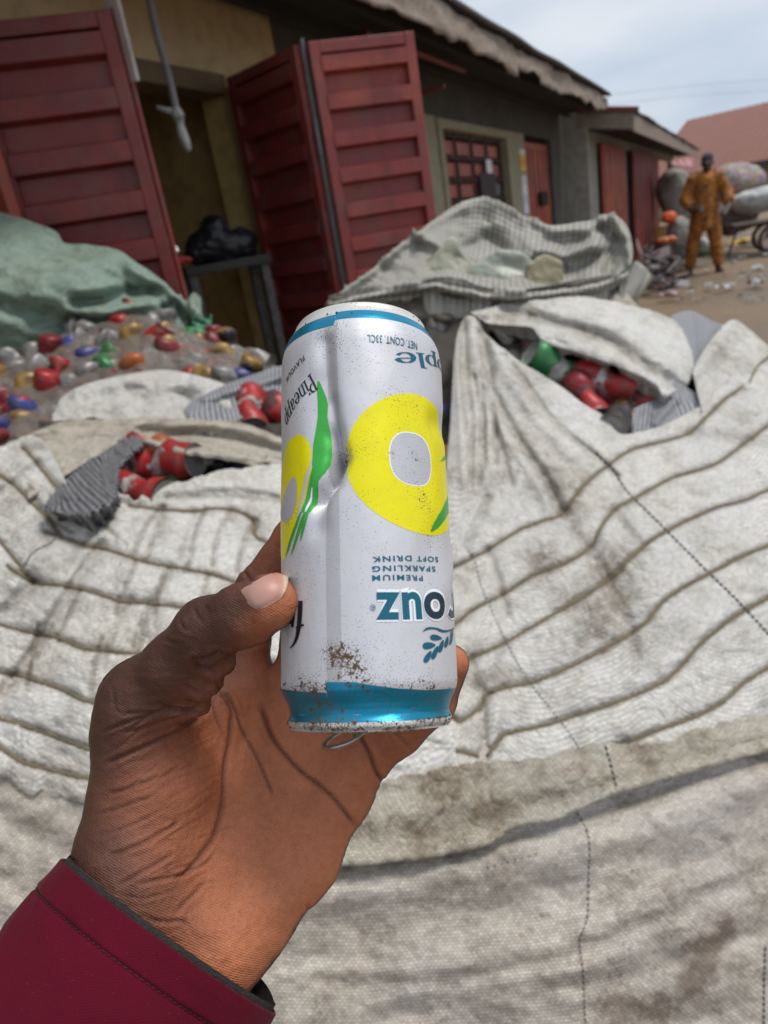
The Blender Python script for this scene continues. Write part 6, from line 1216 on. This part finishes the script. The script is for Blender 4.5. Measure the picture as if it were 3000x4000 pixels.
gx = (pxs // 10).astype(int).clip(-50, 400) + 50; gy = (pys // 10).astype(int).clip(0, 600); zb = np.full((460, 610), 9.0); np.minimum.at(zb, (gx, gy), V[:, 2]); vis = (V[:, 2] < zb[gx, gy] + .004) & (fac > -.1)
HD = lambda L, a=1.0: [(300 + x * .7233, 2700 + y * .7233) for x, y in L]
ZZ = lambda L: [(x * .904, 2000 + y * .904) for x, y in L]
CR = [(HD([(770, 0), (815, 40), (838, 110), (832, 180), (824, 260), (806, 370), (795, 480), (792, 570), (775, 660), (745, 770), (700, 850), (640, 930), (560, 1010)]), 10, .0011, .8), (HD([(735, 20), (748, 120), (775, 200), (800, 260)]), 8, .0006, .5),
      (HD([(800, 0), (850, 90), (890, 210), (940, 300), (990, 400), (1030, 490), (1062, 575)]), 7.5, .0006, .9), (HD([(1000, 80), (1015, 150), (1050, 240), (1110, 320), (1200, 420), (1290, 490), (1390, 580), (1500, 720)]), 9, .0010, 1.0), (HD([(1005, 60), (1030, 190), (1080, 290)]), 8, .0005, .5),
      (HD([(160, 392), (250, 350), (330, 320), (450, 270), (560, 215), (680, 130)]), 8, .0010, .7), (HD([(150, 210), (330, 150), (480, 110), (600, 100), (690, 60)]), 7, .0007, .6), (HD([(160, 556), (250, 535), (330, 505), (430, 470)]), 7, .0007, .6), (HD([(110, 662), (200, 640), (300, 605), (420, 565)]), 7, .0007, .6), (HD([(420, 470), (560, 420), (660, 370)]), 6, .0004, .3),
      (HD([(180, 892), (300, 845), (400, 800), (500, 740), (560, 695)]), 7, .0009, .6), (HD([(560, 690), (640, 640), (740, 560)]), 6, .0004, .3), (HD([(230, 1050), (330, 990), (440, 930), (520, 880)]), 7, .0007, .6), (HD([(340, 1040), (450, 1015), (580, 990), (700, 925), (740, 880)]), 7, .0007, .6), (HD([(90, 780), (200, 760), (330, 710), (450, 650)]), 6, .0004, .3),
      (HD([(540, 1200), (590, 1140), (640, 1090), (700, 1030)]), 8, .0007, .4), (HD([(370, 1215), (430, 1240), (500, 1245), (560, 1240), (610, 1275)]), 7, .0006, .7), (HD([(250, 1100), (350, 1120), (480, 1090), (560, 1060)]), 6, .0004, .3), (HD([(600, 1180), (590, 1260), (640, 1330)]), 6, .0003, .2), (HD([(1245, 1120), (1240, 1150), (1255, 1190)]), 6, .0006, .3),
      ([(1398, 2850), (1412, 2885), (1440, 2940), (1462, 3000), (1478, 3030), (1496, 3060)], 8, .0013, 1.0), ([(1520, 2830), (1560, 2880), (1610, 2930)], 7, .0004, .4),
      (ZZ([(1040, 235), (1060, 262), (1085, 292), (1130, 290)]), 7, .0009, .8), ([(1070, 2120), (1110, 2150)], 6, .0004, .3), (ZZ([(990, 626), (945, 610), (900, 640), (850, 640)]), 9, .0016, .8), (ZZ([(935, 694), (890, 688), (850, 670), (835, 640)]), 9, .0014, .7), (ZZ([(880, 800), (830, 770), (790, 740)]), 8, .0008, .5), (ZZ([(868, 866), (800, 862), (740, 850), (690, 830)]), 9, .0012, .8),
      (ZZ([(770, 455), (790, 500), (830, 520)]), 6, .0006, .6), (ZZ([(705, 545), (740, 560), (790, 575)]), 6, .0006, .6), (ZZ([(830, 400), (850, 450), (880, 480)]), 6, .0004, .4), (ZZ([(868, 395), (900, 430), (905, 470)]), 6, .0003, .3), (ZZ([(480, 760), (500, 860), (600, 870), (760, 850)]), 6, .0004, .3), (ZZ([(1060, 600), (1140, 560)]), 7, .0004, .4),
      (ZZ([(540, 950), (650, 930), (780, 880), (860, 870)]), 6, .0005, .4), (ZZ([(930, 720), (960, 790), (1000, 860)]), 7, .0006, .6)]
rc_ = random.Random(3)
for k in range(46):                                       # fine wrinkles over the ball of the thumb
    x = rc_.uniform(380, 800); y = rc_.uniform(2830, 3480); L_ = rc_.uniform(60, 190); a = math.radians(-24 + rc_.uniform(-9, 9) - (3500 - y) * .01); CR.append(([(x, y), (x + L_ * .5 * math.cos(a), y + L_ * .5 * math.sin(a) - 4), (x + L_ * math.cos(a), y + L_ * math.sin(a))], rc_.uniform(3.5, 5.5), rc_.uniform(.00015, .0004), .15))
dep = np.zeros(len(V)); cpig = np.zeros(len(V))
for pts, w, am, pg in CR:
    q = np.array(pts); lo = q.min(0) - 4 * w; hi = q.max(0) + 4 * w; m = vis & (pxs > lo[0]) & (pxs < hi[0]) & (pys > lo[1]) & (pys < hi[1])
    if not m.any(): continue
    ql = smoothline(q, n=max(8, len(q) * 4)); dd = polydist(pxs[m], pys[m], ql); Lq = np.hypot(pxs[m] - ql[0, 0], pys[m] - ql[0, 1]); Le = np.hypot(pxs[m] - ql[-1, 0], pys[m] - ql[-1, 1]); fd = np.clip(np.minimum(Lq, Le) / 30, .25, 1)
    dep[m] += am * fd * (np.exp(-(dd / w) ** 2) - .28 * np.exp(-((dd - 2.4 * w) / (1.3 * w)) ** 2)); cpig[m] = np.maximum(cpig[m], pg * fd * np.exp(-(dd / (w * .8)) ** 2))
dep += np.where(vis, .00012 * NZ.fbm(pxs / 40, pys / 18, 3) + .0006 * NZ.fbm(pxs / 150, pys / 130, 2), 0)
Vd = V - Gn * dep[:, None]
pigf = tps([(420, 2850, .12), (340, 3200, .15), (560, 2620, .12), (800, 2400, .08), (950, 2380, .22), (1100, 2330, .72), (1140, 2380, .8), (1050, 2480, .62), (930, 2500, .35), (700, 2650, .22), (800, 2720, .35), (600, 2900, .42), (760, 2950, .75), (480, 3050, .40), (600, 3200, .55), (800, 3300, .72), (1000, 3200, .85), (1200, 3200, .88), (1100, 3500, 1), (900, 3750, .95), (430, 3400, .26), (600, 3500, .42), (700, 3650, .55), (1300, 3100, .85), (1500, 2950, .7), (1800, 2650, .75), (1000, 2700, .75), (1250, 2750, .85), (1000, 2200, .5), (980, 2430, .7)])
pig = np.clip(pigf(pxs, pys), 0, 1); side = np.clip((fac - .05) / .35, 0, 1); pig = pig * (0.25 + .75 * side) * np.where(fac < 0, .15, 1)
t = NT('skin'); pg = t.attr('pigment'); cp = t.attr('crease'); sm = t.attr('nudge')
n1 = t.noise(60, 5, .6); n2 = t.noise(420, 4, .65); n3 = t.noise(1500, 3, .6)
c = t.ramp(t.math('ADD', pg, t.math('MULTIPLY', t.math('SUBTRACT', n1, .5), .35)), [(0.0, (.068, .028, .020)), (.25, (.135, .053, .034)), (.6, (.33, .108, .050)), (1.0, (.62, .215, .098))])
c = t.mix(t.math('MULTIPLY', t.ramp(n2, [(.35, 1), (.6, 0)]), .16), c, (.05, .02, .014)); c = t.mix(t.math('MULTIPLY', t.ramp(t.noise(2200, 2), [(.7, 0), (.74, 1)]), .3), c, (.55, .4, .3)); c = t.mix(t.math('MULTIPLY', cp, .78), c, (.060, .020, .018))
wv = t.n('ShaderNodeTexWave', Scale=520.0, Distortion=6.0, Detail=2.0); wv.inputs['Detail Scale'].default_value = .12; wv.bands_direction = 'DIAGONAL'; t.l(t.tc.outputs['Object'], wv.inputs[0])
b1 = t.bump(n2, .0010, .6); b2 = t.bump(wv.outputs[1], .00014, .55, b1); b3 = t.bump(n3, .0005, .6, b2)
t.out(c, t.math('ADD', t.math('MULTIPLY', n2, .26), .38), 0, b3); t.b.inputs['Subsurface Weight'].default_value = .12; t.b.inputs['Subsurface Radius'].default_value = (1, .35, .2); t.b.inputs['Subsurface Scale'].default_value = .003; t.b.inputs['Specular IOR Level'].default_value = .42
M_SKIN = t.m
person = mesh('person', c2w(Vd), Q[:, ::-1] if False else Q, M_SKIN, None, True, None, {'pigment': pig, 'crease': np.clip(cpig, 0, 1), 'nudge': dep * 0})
tag(person, 'open left hand in a maroon sleeve holding up the silver can, palm to the camera', 'person')
# thumbnail, laid on the thumb
def hit(px, py, start=.19):
    d = np.stack([(px - 1500) / F, (py - 2000) / F, np.ones_like(px)], 1); dl = np.linalg.norm(d, axis=1); t_ = np.full(len(px), start) * dl; d = d / dl[:, None]
    for _ in range(60): t_ = t_ + np.clip(hand_sdf(d * t_[:, None]), -.004, .01) * .9
    return d * t_[:, None]
nU, nW = 26, 18
e0_ = smoothline([(938, 2306), (985, 2276), (1040, 2250), (1085, 2232), (1112, 2226)], nU); e1_ = smoothline([(996, 2379), (1030, 2374), (1062, 2358), (1088, 2342), (1100, 2330)], nU)
G_ = []
for j in range(nW):
    f = j / (nW - 1); row = e0_ * (1 - f) + e1_ * f; bul = math.sin(math.pi * f); row = row + np.stack([np.linspace(-8, 12, nU) * bul, np.linspace(6, 0, nU) * bul * .6], 1); G_.append(row)
G_ = np.array(G_); Pn = hit(G_[..., 0].ravel(), G_[..., 1].ravel()); e = .0002; f0 = hand_sdf(Pn); gr = np.stack([hand_sdf(Pn + e * np.eye(3)[i]) - f0 for i in range(3)], 1); gr /= np.linalg.norm(gr, axis=1)[:, None]
FU, FW = np.meshgrid(np.linspace(0, 1, nU), np.linspace(0, 1, nW)); edge = np.minimum(np.minimum(FU * 6, (1 - FW) * 5), FW * 5).clip(0, 1).ravel(); lift = .00005 + .00050 * edge ** .7 + .0004 * FU.ravel() ** 3
Nt = Pn + gr * lift[:, None]; Nb_ = Pn - gr * .0006; ix = np.arange(nU * nW).reshape(nW, nU); Fq = np.stack([ix[:-1, :-1], ix[:-1, 1:], ix[1:, 1:], ix[1:, :-1]], -1).reshape(-1, 4); m_ = nU * nW
bd = list(ix[0]) + list(ix[1:, -1]) + list(ix[-1, -2::-1]) + list(ix[-2:0:-1, 0]); Fs = [(a_, b_, b_ + m_, a_ + m_) for a_, b_ in zip(bd, bd[1:] + bd[:1])]
tn = NT('nail'); fu = tn.attr('along'); cN = tn.ramp(fu, [(0, (.40, .25, .20)), (.12, (.44, .26, .21)), (.5, (.47, .25, .20)), (.80, (.46, .20, .15)), (.90, (.50, .30, .22)), (.93, (.60, .48, .36)), (1.0, (.45, .33, .22))]); tn.out(cN, .42, 0, tn.bump(tn.noise(500, 2), .0001, .3)); tn.b.inputs['Subsurface Weight'].default_value = .1; tn.b.inputs['Subsurface Scale'].default_value = .002
mesh('thumbnail', c2w(np.concatenate([Nt, Nb_])), np.concatenate([Fq, Fs]), tn.m, person, True, None, {'along': np.concatenate([FU.ravel()] * 2)})
# sleeve
sc0 = np.array([(655 - 1500) / F * .245, (3652 - 2000) / F * .245, .245]); sa = np.array([-.565, .79, -.60]); sa /= np.linalg.norm(sa); s1 = np.array([.81, .585, 0.0]); s1 -= (s1 @ sa) * sa; s1 /= np.linalg.norm(s1); s2 = np.cross(sa, s1); s2 = s2 if s2[2] < 0 else -s2   # s2 towards camera
def sleeve_pt(tt, an, off=0.0):
    A_ = .0445 + .002 * (1 - np.exp(-tt / .05)) + off; B_ = .0335 + .002 * (1 - np.exp(-tt / .04)) + off
    w = .0019 * NZ.fbm(tt * 42 + 3 + an * .7, an * 1.3, 3) * np.clip(tt / .012, .25, 1) + .0022 * np.exp(-((tt - .045 - .012 * np.cos(an + .4)) / .012) ** 2) * np.cos(an * 1.0 + 2.0)
    hem = .0006 * (tt < .0102) - .0005 * np.exp(-((tt - .0106) / .0009) ** 2)
    A_ = A_ + w + hem; B_ = B_ + w + hem; ax_ = tt - .006 * np.clip(-np.sin(an), 0, 1) * np.clip(np.cos(an), 0, 1) * np.exp(-tt / .02) + .0015 * np.sin(an) * np.exp(-tt / .03)
    return sc0 + ax_[..., None] * sa + (A_ * np.cos(an))[..., None] * s1 + (B_ * np.sin(an))[..., None] * s2
ts = np.concatenate([np.linspace(0, .013, 30), np.linspace(.0135, .16, 120)]); ans = np.linspace(0, 2 * math.pi, 240, endpoint=False); TT_, AA_ = np.meshgrid(ts, ans, indexing='ij')
Po = sleeve_pt(TT_, AA_); Pi = sleeve_pt(TT_, AA_, -.0011); Pr = sleeve_pt(TT_[:1] * 0 - .0004, AA_[:1], -.0005)
inn = Pi[::-1]; A_ = np.concatenate([inn, Pr, Po], 0); nr, nc = A_.shape[:2]; ix = np.arange(nr * nc).reshape(nr, nc); ixn = np.roll(ix, -1, 1); Fq = np.stack([ix[:-1], ix[1:], ixn[1:], ixn[:-1]], -1).reshape(-1, 4)
UVs = np.concatenate([np.stack([AA_[::-1] * .04, TT_[::-1]], -1), np.stack([AA_[:1] * .04, TT_[:1]], -1), np.stack([AA_ * .04, TT_], -1)], 0).reshape(-1, 2)
t = NT('maroon twill'); mp = t.n('ShaderNodeMapping', Scale=(1, 1, 1), Rotation=(0, 0, .9)); t.l(t.tc.outputs['UV'], mp.inputs[0]); wv = t.n('ShaderNodeTexWave', Scale=430.0, Distortion=.8, Detail=1.0); t.l(mp.outputs[0], wv.inputs[0])
cc = t.mix(t.noise(40, 4, .6), (.078, .0035, .011), (.115, .005, .017)); cc = t.mix(t.math('MULTIPLY', wv.outputs[1], .16), cc, (.05, .003, .012)); cc = t.mix(t.math('MULTIPLY', t.ramp(t.noise(1800, 2), [(.70, 0), (.74, 1)]), .2), cc, (.35, .15, .2))
t.out(cc, .95, 0, t.bump(t.noise(90, 5, .7), .0012, .5, t.bump(wv.outputs[1], .0001, .5))); t.b.inputs['Sheen Weight'].default_value = .06; t.b.inputs['Sheen Roughness'].default_value = .4; t.b.inputs['Specular IOR Level'].default_value = .12
slv = mesh('sleeve', c2w(A_.reshape(-1, 3)), Fq, t.m, person, True, None, None, UVs)
mb = MB()
for a in np.arange(0, 2 * math.pi, .047):
    an = np.linspace(a, a + .026, 4); mb.tube(c2w(sleeve_pt(np.full(4, .0106), an, .0003)), .00022, 6)
mb.build('stitching', mat_plain('maroon thread', (.035, .004, .012)), slv, True)
liner = np.concatenate([sleeve_pt(TT_[:40], AA_[:40], -.0016)], 0); ix = np.arange(liner.shape[0] * nc).reshape(-1, nc); ixn = np.roll(ix, -1, 1)
liner = liner - .0022 * (1 - TT_[:40, :, None] * 20).clip(0, 1) * sa; mesh('lining', c2w(liner.reshape(-1, 3)), np.stack([ix[:-1], ixn[:-1], ixn[1:], ix[1:]], -1).reshape(-1, 4), mat_plain('dark sleeve lining', (.04, .03, .03), .9, .5, 300), slv, True)
